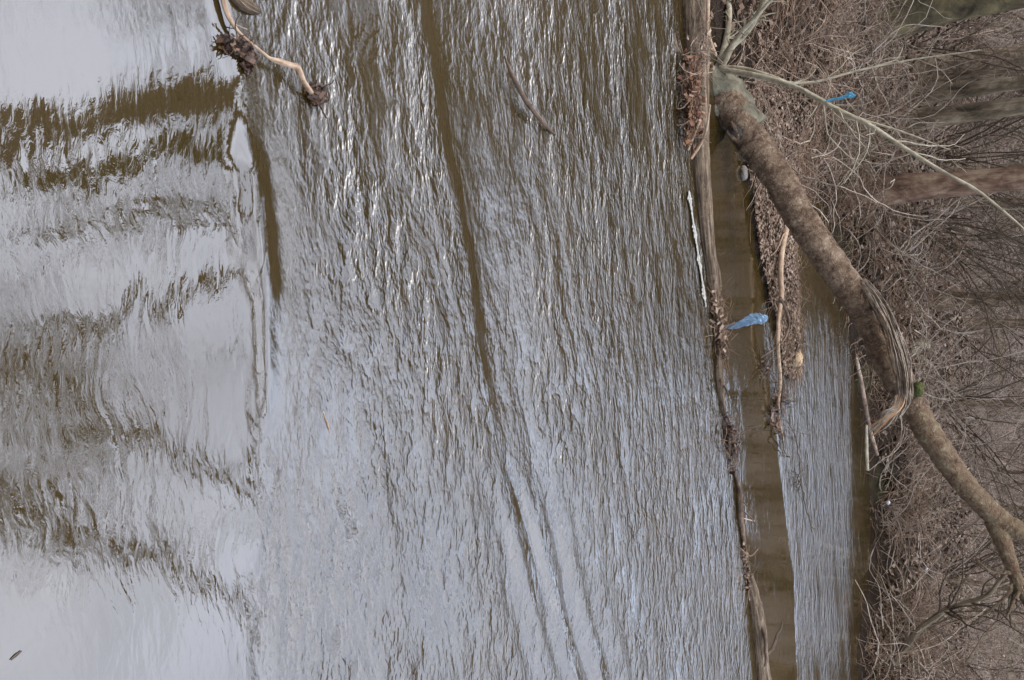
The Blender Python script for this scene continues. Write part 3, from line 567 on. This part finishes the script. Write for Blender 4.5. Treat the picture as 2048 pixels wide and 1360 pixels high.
# shredded bark strips hanging in a bow off the top of the trunk
bs = empty('x', (0, 0, 0), None, None); bpy.data.objects.remove(bs)
strip = G(); inner = G(); core = [(1722, 560, 8.85), (1752, 600, 8.8), (1780, 655, 8.75), (1798, 710, 8.75), (1808, 760, 8.75), (1806, 805, 8.78), (1790, 835, 8.8)]
for k in range(30):
    o = (k - 14.5) / 15 * 20; j = R.normal(0, 2.0, 2); e0 = int(R.integers(0, 2)); wv = R.normal(0, 1.2, (7, 2))
    pts = []
    for q, (a, b_, Yq) in enumerate(core[e0:]):
        wgt = 0.35 + 0.65 * math.sin(min(1, (q + 0.6) / 4.5) * math.pi * 0.62)
        pts.append((a + o * 0.95 * wgt + j[0] + wv[q, 0], b_ - o * 0.32 * wgt + j[1] + wv[q, 1], Yq + 0.05 * math.cos(o * 0.2) * -1 + R.normal(0, 0.02), (4.2 if q > 0 else 2.5)))
    P, r = px_path(pts, 34); P = P + np.cumsum(R.normal(0, 0.0022, P.shape), axis=1); (inner if k in (3, 4) else strip).tubes(P, r, 6, ell=0.55, lump=0.12)
for k in range(16):
    q_ = R.normal(0, 6); pts = [(1800 + q_, 790, 8.74, 6), (1792 + q_ * 0.9, 815, 8.70, 8), (1772 + q_ * .7, 834 + R.normal(0, 6), 8.68, 8), (1745 + R.normal(0, 9), 860 + q_ * 1.0, 8.70, 4)]
    P, r = px_path(pts, 14); (inner if k % 4 == 0 else strip).tubes(P, r, 6, ell=0.5, lump=0.1)
for k in range(3):
    pts = [(1745 + k * 3, 590 + k * 12, 8.74, 5), (1768 + k * 3, 640 + k * 12, 8.70, 6), (1780 + k * 3, 690 + k * 10, 8.68, 6), (1786 + k * 3, 735 + k * 8, 8.70, 3)]
    P, r = px_path(pts, 16); (inner if k == 1 else strip).tubes(P, r, 6, ell=0.5, lump=0.1)
so_ = strip.build('bark_strip', M['strip'], lt); inn = inner.build('inner_wood', M['inner'], so_)
def blob(name, c, rad, mat, parent=None, seed=0, amp=0.25, nu=22, nv=14, flat=None):
    u, v = np.meshgrid(np.linspace(0, 2 * math.pi, nu, endpoint=False), np.linspace(0.02, math.pi - 0.02, nv))
    d_ = np.stack([np.cos(u) * np.sin(v), np.sin(u) * np.sin(v), np.cos(v)], -1)
    k = 1 + amp * (np.sin(d_[..., 0] * 4 + seed) * np.cos(d_[..., 1] * 5 + seed * 2) + 0.6 * np.sin(d_[..., 2] * 9 + d_[..., 0] * 7 + seed) + 0.3 * np.sin(d_[..., 1] * 17 + d_[..., 2] * 13))
    V = np.array(c) + d_ * k[..., None] * np.array(rad)
    i, j = np.meshgrid(np.arange(nu), np.arange(nv - 1)); F = np.stack([j * nu + i, j * nu + (i + 1) % nu, (j + 1) * nu + (i + 1) % nu, (j + 1) * nu + i], -1).reshape(-1, 4)[:, ::-1]
    return mesh_obj(name, V.reshape(-1, 3), F, mat, parent)
mc = wy(1836, 778, 8.55); blob('moss_patch', mc, (0.075, 0.05, 0.05), M['moss'], lt, 3, 0.12)
g = G(); P, r = px_path([(1822, 792, 9.1, 16), (1840, 770, 9.05, 12), (1848, 758, 9.0, 5)], 8); g.tubes(P, r, 8, lump=0.1); g.build('branch_stub', M['lean_up'], lt)

# ------------------------------------------------------------------ pale-stemmed shrub at the stump, with the long arching branch
sb = wy(1447, 140, 7.9); shr = empty('grey_shrub', (sb[0], sb[1], gz(sb[0], sb[1])), 'pale grey-green multi-stemmed shrub with a long arching limb beside the stump', 'shrub')
for pts in ([(1440, 138, 8.7, 13), (1530, 155, 8.5, 11), (1600, 178, 8.4, 10), (1680, 222, 8.3, 9.5), (1740, 250, 8.3, 9), (1800, 290, 8.3, 8), (1880, 340, 8.3, 7), (1950, 378, 8.35, 6), (2010, 425, 8.4, 5), (2060, 470, 8.4, 4), (2120, 530, 8.4, 3)],
            [(1440, 135, 8.7, 11), (1500, 140, 8.6, 9), (1580, 168, 8.5, 7), (1650, 205, 8.4, 7), (1720, 238, 8.4, 6), (1800, 262, 8.4, 4), (1900, 300, 8.4, 2)],
            [(1440, 130, 8.75, 16), (1462, 95, 8.7, 15), (1500, 55, 8.6, 13), (1530, 0, 8.5, 12), (1560, -60, 8.4, 10)],
            [(1438, 128, 8.75, 14), (1452, 80, 8.8, 13), (1458, 30, 8.8, 12), (1452, -40, 8.8, 11)],
            [(1446, 130, 8.7, 12), (1475, 75, 8.6, 11), (1515, 30, 8.5, 8), (1560, -20, 8.4, 6)],
            [(1440, 130, 8.8, 12), (1446, 60, 8.9, 10), (1440, 0, 9.0, 9), (1430, -60, 9, 8)],
            [(1450, 140, 8.8, 9), (1540, 160, 8.9, 6), (1620, 165, 9.0, 5), (1720, 140, 9.1, 4), (1820, 120, 9.2, 3), (1960, 100, 9.2, 2)]):
    g = G(); P, r = px_path(pts, 30, dY=-0.85); g.tubes(P, r, 9, lump=0.05)
    C, c_ = offshoots(P, r, 7, 0.25, 0.25, 9, 0.7, 0.14, 0.0, 0.4); g.tubes(C, np.maximum(c_, 0.003), 4)
    C, c_ = offshoots(C, c_, 2, 0.25, 0.5, 6, 0.7, 0.16, 0.0, 0.6); g.tubes(C, np.maximum(c_, 0.002), 3)
    g.build('stem', M['pale'], shr)

# ------------------------------------------------------------------ logs lying in the creek
def rod(name, pts, mat, label, cat, n=30, sides=12, lump=0.05, twigs=0, parent=None, group=None, zfix=None, tl=0.25):
    q = []
    for a, b_, z, dia in pts:
        p_ = wz(a, b_, z); dist = np.linalg.norm(p_ - np.array([0, 0, H_EYE])) * FPX / np.linalg.norm(ray(a, b_)); q.append([*p_, 0.5 * dia * dist / FPX])
    s = smooth_path(q, n); P = s[None, :, :3]; r = np.maximum(s[None, :, 3], 0.002)
    if lump > 0.04: P = P + np.cumsum(R.normal(0, 0.05, P.shape), axis=1) * r[..., None] * 0.25
    g = G(); g.tubes(P, r, sides, lump=lump)
    if twigs and not parent:
        c = P[0, 0]; e = empty(name, (c[0], c[1], c[2]), label, cat, group); g.build('shaft', mat, e)
        C, c_ = offshoots(P, r, twigs, 0.1, tl, 7, 0.9, 0.2, 0.0, 0.35)
        for k in range(len(C)): t_ = G(); t_.tubes(C[k:k + 1], np.maximum(c_[k:k + 1], 0.002), 5); t_.build('side_twig', mat, e)
        return e
    o = g.build(name, mat, parent)
    if label: tag(o, label, cat, group)
    return o
c = wz(1393, 0); fl_ = empty('fallen_log', (c[0], c[1], 0), 'thick straight weathered log lying across the creek at the foot of the leaning trunk', 'log')
rod('log_shaft', [(1384, -160, 0.06, 58), (1386, -40, 0.06, 56), (1390, 60, 0.06, 54), (1395, 200, 0.055, 46), (1400, 300, 0.05, 38), (1407, 400, 0.04, 34), (1416, 490, 0.035, 28), (1426, 570, 0.03, 24), (1434, 640, 0.02, 15)], M['log'], None, None, 60, 26, 0.03, parent=fl_)
rod('side_branch', [(1418, -60, 0.2, 7), (1416, 30, 0.22, 7), (1415, 60, 0.2, 7), (1422, 85, 0.15, 7), (1432, 110, 0.12, 6)], M['drift'], None, None, 20, 8, 0.05, parent=fl_)
rod('side_branch', [(1376, 300, 0.05, 5), (1390, 265, 0.12, 6), (1400, 240, 0.2, 6)], M['drift'], None, None, 14, 8, 0.05, parent=fl_)
rod('side_branch', [(1382, 318, 0.06, 5), (1400, 290, 0.12, 6), (1412, 262, 0.2, 5), (1420, 210, 0.3, 4)], M['drift'], None, None, 14, 8, 0.05, parent=fl_)
rod('side_branch', [(1425, 500, 0.04, 8), (1436, 545, 0.06, 10), (1440, 580, 0.06, 8)], M['log'], None, None, 14, 8, 0.08, parent=fl_)
rod('drift_log', [(1424, 560, 0.02, 9), (1436, 610, 0.03, 14), (1440, 680, 0.03, 20), (1438, 740, 0.03, 19), (1442, 790, 0.02, 16), (1448, 830, 0.015, 8)], M['log'], 'short drift log wrapped in twigs below the pale blue bag', 'log', 30, 14, 0.1, twigs=7)
rod('drift_log', [(1498, 1145, 0.02, 14), (1508, 1200, 0.03, 26), (1517, 1270, 0.03, 30), (1528, 1370, 0.035, 30), (1545, 1500, 0.04, 30)], M['log'], 'dark brown log running off the bottom edge at the end of the drift line', 'log', 34, 18, 0.08, twigs=5)
rod('drift_branch', [(1466, 935, 0.01, 3), (1478, 975, 0.02, 10), (1480, 1020, 0.025, 13), (1484, 1055, 0.02, 11), (1490, 1095, 0.02, 7), (1496, 1130, 0.015, 6), (1502, 1165, 0.02, 6)], M['stickm'], 'crooked brown branch between the leafy clump and the bottom drift log', 'branch', 26, 9, 0.1, twigs=6, tl=0.15)
rod('drift_stick', [(1480, 1096, 0.02, 3), (1500, 1112, 0.08, 4), (1515, 1098, 0.13, 4)], M['twig'], 'little hooked twig sticking up beside the crooked brown branch', 'twig', 12, 6, 0.05)
rod('drift_stick', [(1484, 1036, 0.02, 2.5), (1508, 1042, 0.05, 2.5)], M['drift'], 'straight pale splinter standing off the crooked brown branch', 'twig', 6, 5, 0.02)
rod('drift_stick', [(1505, 1175, 0.03, 3), (1514, 1185, 0.06, 4), (1522, 1210, 0.08, 4), (1530, 1245, 0.08, 3), (1534, 1290, 0.06, 4), (1533, 1350, 0.06, 3)], M['twig'], 'thin curved twig lying along the top of the bottom drift log', 'twig', 22, 6, 0.1)

def clump(name, c, rx, ry, rz_, nl, ntw, lmat, tmat, label, ls=0.03, cat='debris', tl=0.16, slope=0.0):
    e = empty(name, (c[0], c[1], c[2]), label, cat)
    lobes = R.normal(0, 0.6, (5, 3))
    def pos(n, k=1.0): 
        d_ = unit(R.normal(0, 1, (n, 3))) * (R.uniform(0, 1, (n, 1)) ** 0.6) * k; d_ += lobes[R.integers(0, 5, n)] * 0.6
        q = np.array(c) + d_ * np.array([rx, ry, rz_]); q[:, 1] += slope * (q[:, 0] - c[0]); q[:, 2] = np.maximum(q[:, 2], -0.01); return q
    g = G(); C = pos(nl); nrm = unit(R.normal(0, 0.8, (nl, 3)) + np.array([0, -0.8, 1.6])); A = unit(np.cross(nrm, R.normal(0, 1, (nl, 3)))); B = np.cross(nrm, A); s = ls * R.uniform(0.4, 1.3, (nl, 1))
    g.quads(C, A * s, B * s * 0.6); g.build('leaves', lmat, e, False)
    g = G(); P0 = pos(ntw, 0.8); D = R.normal(0, 1, (ntw, 3)) * np.array([1.8, 0.7, 0.3]); D[:, 1] += slope * D[:, 0]
    P = walk(P0, D, tl * R.uniform(0.4, 1.5, ntw), 7, 0.25); P[..., 2] = np.maximum(P[..., 2], 0.0)
    g.tubes(P, R.uniform(0.002, 0.0055, (ntw, 1)) * np.linspace(1, 0.5, 7), 4); g.build('twigs', tmat, e)
    return e
clump('debris_clump', wz(1392, 205, 0.14), 0.34, 0.10, 0.10, 520, 110, M['leafmix'], M['twig'], 'rusty leaf and twig pile caught between stump and thick log', 0.022)
clump('debris_clump', wz(1400, 120, 0.14), 0.30, 0.10, 0.12, 90, 60, M['leaf'], M['greytwig'], 'loose pale twigs snagged on the thick log above the rusty leaf pile', 0.02, tl=0.3)
clump('debris_clump', wz(1440, 640, 0.06), 0.42, 0.10, 0.07, 160, 130, M['leaf'], M['twig'], 'matted twigs and leaves caught where the thick log ends', 0.025, tl=0.22, slope=0.33)
clump('debris_clump', wz(1462, 870, 0.05), 0.26, 0.08, 0.06, 300, 40, M['leafwet'], M['twig'], 'dark leafy clump with pointed bark midway along the drift line', 0.024, tl=0.2, slope=0.5)
clump('debris_clump', wz(1494, 1130, 0.03), 0.30, 0.05, 0.03, 60, 30, M['leaf'], M['twig'], 'thin scatter of twigs just before the bottom drift log', 0.02, tl=0.16, slope=0.3)
clump('debris_clump', wz(1556, 815, 0.05), 0.16, 0.22, 0.07, 140, 50, M['leafwet'], M['darktwig'], 'dark wad of leaves snagged past the tip of the gravel bar', 0.035, tl=0.3)
clump('debris_clump', wz(1535, 730, 0.04), 0.12, 0.18, 0.05, 40, 40, M['leafwet'], M['darktwig'], 'small black twig tangle in the water beside the gravel bar tip', 0.025, tl=0.3)

# foam held against the log
n = 1000; t_ = R.uniform(0, 1, n); a = 1378 + (1412 - 1378) * t_; b_ = 385 + (612 - 385) * t_
C = np.array([wz(a[k] + R.normal(0, 1.6) * (0.45 + 0.6 * math.sin(t_[k] * 23)) * 0.8, b_[k], 0.008 + 0.012 * k / n) for k in range(n)])
g = G(); s = R.uniform(0.004, 0.013, (n, 1)); ang = R.uniform(0, 6.28, n); A = np.stack([np.cos(ang), np.sin(ang), 0 * ang], -1); B = np.stack([-np.sin(ang), np.cos(ang), 0 * ang], -1)
g.quads(C, A * s * 1.6, B * s); tag(g.build('foam_line', M['foam']), 'narrow line of white foam along the near side of the thick log', 'foam', kind='stuff')

# ------------------------------------------------------------------ branch on the gravel bar and what lies beyond it
e = rod('bar_branch', [(1583, 420, 0.16, 13), (1570, 470, 0.16, 12), (1561, 530, 0.15, 11), (1563, 590, 0.15, 10), (1557, 640, 0.14, 8), (1556, 700, 0.13, 8), (1560, 760, 0.08, 8), (1556, 820, 0.05, 6), (1566, 880, 0.02, 4)], M['drift'], 'smooth tan forked branch resting on the gravel bar under the leaning trunk', 'branch', 40, 10, 0.06, twigs=3, tl=0.15)
rod('fork', [(1560, 596, 0.15, 8), (1574, 625, 0.2, 6), (1578, 650, 0.2, 5), (1568, 680, 0.16, 4), (1545, 700, 0.1, 4), (1522, 716, 0.02, 3)], M['stickm'], None, None, 24, 7, 0.05, parent=e)
ck = wz(1590, 716, 0.07); blob('bark_chunk', ck, (0.11, 0.08, 0.09), M['chunk'], None, 2, 0.12); tag(bpy.data.objects['bark_chunk'], 'rounded tan chunk at the tip of the gravel bar', 'chunk')
e = empty('sunken_brush', tuple(wz(1580, 900, 0)), 'bare dark twigs poking out of the rippled water past the gravel bar', 'brush')
g = G()
for pts in ([(1566, 838), (1580, 850), (1592, 880), (1600, 920), (1598, 960), (1592, 975)], [(1555, 850), (1565, 870), (1570, 905), (1580, 915)], [(1580, 940), (1600, 955), (1608, 1000), (1625, 1060)], [(1570, 860), (1560, 880), (1568, 910)], [(1585, 955), (1600, 965), (1596, 985)]):
    q = smooth_path([[*wz(a, b_, 0.02 + 0.05 * (k % 2))] for k, (a, b_) in enumerate(pts)], 18)[None]; q += R.normal(0, 0.008, q.shape); g.tubes(q, np.full((1, 18), 0.007), 5)
    C, c_ = offshoots(q, np.full((1, 18), 0.006), 5, 0.1, 0.25, 5, 0.9, 0.2, 0, 0.7); g.tubes(C, c_, 4)
g.build('twigs', M['darktwig'], e)

# stones at the edge of the bar, under the leaning trunk
for k, (a, b_, s) in enumerate([(1492, 300, 0.10), (1497, 322, 0.07), (1488, 345, 0.06), (1512, 352, 0.08), (1505, 372, 0.05)]):
    c = wz(a, b_, 0.02); o = blob('stone', c, (s * 1.3, s, s * 0.6), M['stone'], None, k * 1.7, 0.14, 14, 9)
    tag(o, 'small grey stone at the water edge just under the leaning trunk', 'stone', 'stones at the near end of the gravel bar')

# ------------------------------------------------------------------ blue plastic scraps
def bag(name, pts, mat, label, thick=0.02, n=26, m=14):
    """pts (px, py, Y, width px): a crumpled hollow bag hanging along the line"""
    P, r = px_path(pts, n, dY=0); P = P[0]; r = r[0]; V = []
    for k in range(n):
        th = np.linspace(0, 2 * math.pi, m, endpoint=False)
        cr_ = 1 + R.normal(0, 0.12, m) + 0.28 * np.sin(th * 3 + k * 0.55) + 0.18 * np.sin(th * 5 - k * 0.9) + 0.08 * np.sin(th * 2 + k * 1.9)
        T_ = unit(P[min(k + 1, n - 1)] - P[max(k - 1, 0)]); A = unit(np.cross(T_, np.array([0, 1.0, 0]))); B = np.cross(T_, A)
        V.append(P[k] + r[k] * cr_[:, None] * (np.cos(th)[:, None] * A + 0.45 * np.sin(th)[:, None] * B))
    V = np.concatenate(V); i, j = np.meshgrid(np.arange(m), np.arange(n - 1)); F = np.stack([j * m + i, j * m + (i + 1) % m, (j + 1) * m + (i + 1) % m, (j + 1) * m + i], -1).reshape(-1, 4)
    o = mesh_obj(name, V, F, mat, None, None, False); return tag(o, label, 'plastic bag')
yb = wz(1446, 652, 0.03)[1]
bag('plastic_bag', [(1440, 655, yb, 4), (1456, 654, yb, 7), (1470, 651, yb, 11), (1486, 646, yb, 13), (1505, 640, yb, 19), (1520, 637, yb, 19), (1530, 636, yb, 12), (1536, 635, yb, 4)], M['bag'], 'pale blue crumpled plastic bag snagged upright on the drift debris')
g = G(); P, r = px_path([(1436, 656, yb + 0.03, 4), (1480, 648, yb + 0.03, 4), (1528, 640, yb + 0.03, 3), (1536, 632, yb + 0.03, 2)], 14, dY=0); g.tubes(P, r, 6, lump=0.1); tag(g.build('snag_twig', M['twig']), 'upright twig that holds the pale blue bag', 'twig')
bag('plastic_scrap', [(1650, 203, 7.46, 2), (1664, 199, 7.46, 4), (1680, 196, 7.46, 5), (1692, 193, 7.46, 6), (1700, 190, 7.46, 11), (1707, 191, 7.46, 6), (1712, 192, 7.46, 2)], M['bagdeep'], 'small bright blue plastic scrap caught on the arching grey limb')

# ------------------------------------------------------------------ drift near the viewer
e = rod('curved_driftwood', [(440, -30, 0.03, 11), (452, 20, 0.03, 11), (468, 52, 0.04, 8), (490, 76, 0.05, 6), (515, 96, 0.05, 5), (538, 115, 0.05, 6), (552, 121, 0.06, 11), (580, 130, 0.07, 12), (596, 136, 0.07, 12), (606, 160, 0.06, 11), (616, 176, 0.05, 11), (624, 186, 0.04, 9)], M['drift'], 'pale bent driftwood stick joining two dark leafy clumps', 'driftwood', 48, 12, 0.03, twigs=3, tl=0.12)
clump('debris_clump', wz(480, 96, 0.03), 0.028, 0.07, 0.03, 380, 12, M['leafwet'], M['wetwood'], 'dark wet leaf clump against the thick end of the pale bent stick', 0.013, tl=0.08)
clump('debris_clump', wz(492, 128, 0.02), 0.022, 0.02, 0.02, 80, 12, M['leafwet'], M['wetwood'], 'small black leaf wad just below the larger clump on the bent stick', 0.017, tl=0.06)
clump('debris_clump', wz(636, 190, 0.03), 0.036, 0.045, 0.035, 420, 14, M['leafwet'], M['wetwood'], 'dark reddish leaf clump at the thin end of the pale bent stick', 0.013, tl=0.08)
rod('submerged_log', [(455, -25, 0.01, 24), (480, 2, 0.02, 28), (500, 14, 0.02, 26), (516, 22, 0.01, 16)], M['log'], 'smooth blunt log end breaking the surface at the upper left edge', 'log', 18, 18, 0.04)
rod('floating_stick', [(1009, 112, 0.02, 3), (1022, 145, 0.045, 8), (1042, 185, 0.055, 10), (1062, 215, 0.055, 10), (1082, 240, 0.045, 9), (1098, 258, 0.015, 6), (1112, 270, 0.005, 2)], M['stickm'], 'lone slightly bowed brown stick floating in midstream', 'stick', 30, 10, 0.05)
rod('floating_stick', [(22, 1320, 0.004, 2), (32, 1312, 0.006, 3.5), (43, 1302, 0.004, 2)], M['wetwood'], 'tiny black stick floating in the lower left corner', 'stick', 10, 6, 0.08)
rod('floating_stick', [(824, 1355, 0.0, 1.5), (836, 1330, 0.01, 2), (845, 1311, 0.012, 1.5)], M['wetwood'], 'hair-thin reddish twig near the bottom edge in open water', 'twig', 8, 5, 0.03)
e = rod('floating_leaf_stem', [(645, 818, -0.002, 2), (651, 838, 0.002, 4), (657, 856, 0.001, 3), (661, 872, -0.002, 2)], M['drift'], 'narrow tan leaf curl awash in the middle of the creek', 'leaf', 12, 8, 0.1)

# ------------------------------------------------------------------ shrubs and fallen things on the far bank
def shrub_at(px, py, Yt, hgt, nst, mat, label, droop=0.03, rad=0.014, bias=(0, 0), name='bare_shrub'):
    p_ = wy(px, py, Yt); x, y = p_[0], Yt; z = gz(x, y)
    e = empty(name, (x, y, z), label, 'shrub')
    D = np.stack([R.normal(bias[0], 0.45, nst), R.normal(bias[1], 0.3, nst), np.ones(nst)], -1)
    P = walk(np.tile([[x, y, z - 0.02]], (nst, 1)) + R.normal(0, 0.06, (nst, 3)) * [1, 1, 0], D, hgt * R.uniform(0.6, 1.2, nst), 16, 0.07, droop)
    r = (rad * R.uniform(0.6, 1.3, nst))[:, None] * np.linspace(1, 0.25, 16); g = G(); g.tubes(P, r, 6); g.build('stems', mat, e)
    C, c_ = offshoots(P, r, 7, 0.2, 0.4, 10, 0.7, 0.12, droop, 0.55); g = G(); g.tubes(C, np.maximum(c_, 0.003), 4)
    C2, c2 = offshoots(C, c_, 4, 0.2, 0.5, 7, 0.7, 0.15, droop, 0.6); g.tubes(C2, np.maximum(c2, 0.0025), 3); g.build('twigs', mat, e)
    return e
shrub_at(1745, 440, 16.2, 3.2, 9, M['darktwig'], 'dark spreading bush just right of the reddish-brown trunk', 0.02, 0.018, (0.5, 0))
shrub_at(1760, 310, 16.6, 3.4, 8, M['darktwig'], 'dark arching bush between the trunk pair and the reddish-brown trunk', 0.03, 0.016, (-0.1, 0))
shrub_at(1850, 470, 19.5, 4.5, 9, M['darktwig'], 'tall dark bush far up the slope right of the reddish-brown trunk', 0.02, 0.02, (0.6, 0))
shrub_at(1790, 330, 18.5, 3.5, 9, M['darktwig'], 'dense dark bush just above the reddish-brown trunk', 0.03, 0.018, (0.3, 0))
shrub_at(1830, 800, 20, 3.0, 9, M['darktwig'], 'dark bush in shade behind the mossy knob of the leaning trunk', 0.03, 0.018, (0.3, 0))
shrub_at(1900, 1150, 22, 3.5, 9, M['darktwig'], 'dark bush high on the slope near the fork of the upper trunk', 0.03, 0.018, (-0.4, 0))
shrub_at(1780, 100, 15.5, 2.6, 9, M['darktwig'], 'dark low bush near the mossy olive-green trunk', 0.05, 0.014, (0.2, 0))
shrub_at(1745, 560, 15.9, 1.6, 9, M['twig'], 'low brown bush behind the top of the leaning trunk', 0.08, 0.009)
shrub_at(1800, 90, 17.0, 3.0, 8, M['greytwig'], 'grey bush in front of the wide dark-brown trunk', 0.05, 0.014, (0.3, 0))
shrub_at(1760, 900, 16.6, 1.4, 10, M['greytwig'], 'low grey bush on the bank directly below the forked upper trunk', 0.10, 0.008)
shrub_at(1770, 1010, 16.8, 1.2, 10, M['greytwig'], 'pale tangled bush halfway along the lower bank', 0.12, 0.008)
shrub_at(1760, 1230, 16.3, 1.3, 10, M['greytwig'], 'dry bush on the bank near the lower right corner', 0.12, 0.008)
# a low dark tree crossing the lower right corner
tt = empty('crooked_tree', tuple(wy(1770, 1345, 16.0)[:2]) + (gz(wy(1770, 1345, 16.0)[0], 16.0),), 'low crooked dark-limbed tree reaching over the bank at lower right', 'tree')
g = G(); P, r = px_path([(1770, 1345, 16.0, 14), (1800, 1310, 15.9, 14), (1825, 1275, 15.9, 13), (1850, 1250, 15.9, 12), (1885, 1225, 15.8, 11), (1925, 1208, 15.7, 10), (1975, 1190, 15.6, 9), (2010, 1150, 15.6, 7), (2060, 1120, 15.5, 6)], 34); g.tubes(P, r, 9, lump=0.08); g.build('trunk', M['trunkgrn'], tt)
g = G(); C, c_ = offshoots(P, r, 16, 0.3, 0.35, 10, 0.8, 0.13, 0.0, 0.5); g.tubes(C, c_, 4); C, c_ = offshoots(C, c_, 5, 0.1, 0.5, 7, 0.7, 0.16, 0, 0.6); g.tubes(C, np.maximum(c_, 0.003), 3); g.build('branches', M['darktwig'], tt)
# fallen poles and pale stump behind the leaning trunk
def pole(name, pts, mat, label, cat, n=20, sides=9):
    g = G(); P, r = px_path(pts, n); g.tubes(P, r, sides, lump=0.06); return tag(g.build(name, mat), label, cat)
pole('pale_stump', [(1790, 720, 16.8, 26), (1815, 705, 16.8, 27), (1838, 690, 16.8, 24), (1858, 690, 16.9, 14)], M['pale'], 'pale broken stump behind the shredded bark of the leaning trunk', 'stump')
pole('fallen_pole', [(1706, 690, 14.85, 6), (1722, 760, 15.0, 8), (1738, 850, 15.3, 8), (1755, 910, 15.6, 6)], M['greytwig'], 'long thin pole lying on the far waterline under the leaning trunk', 'branch')
pole('fallen_pole', [(1733, 850, 15.0, 4), (1733, 890, 15.1, 7), (1735, 940, 15.15, 6)], M['pale'], 'short pale pole lying in the far shallows', 'branch')
pole('fallen_pole', [(1735, 400, 15.6, 9), (1745, 470, 15.8, 13), (1748, 520, 15.9, 11), (1740, 570, 15.9, 8)], M['pale'], 'pale broken limb leaning on the bank behind the leaning trunk', 'branch')
for k, (a, b_, lab) in enumerate([(1775, 538, 'white scrap under the dark spreading bush'), (1777, 1005, 'white scrap on the pale tangled bush at lower bank'), (1853, 1138, 'white scrap highest up the lower right bank')]):
    Yk = 16.4 if k < 2 else 18.5
    o = blob('litter', wy(a, b_, Yk), (0.035, 0.03, 0.03), M['white'], None, k, 0.3, 10, 7); tag(o, lab, 'litter')
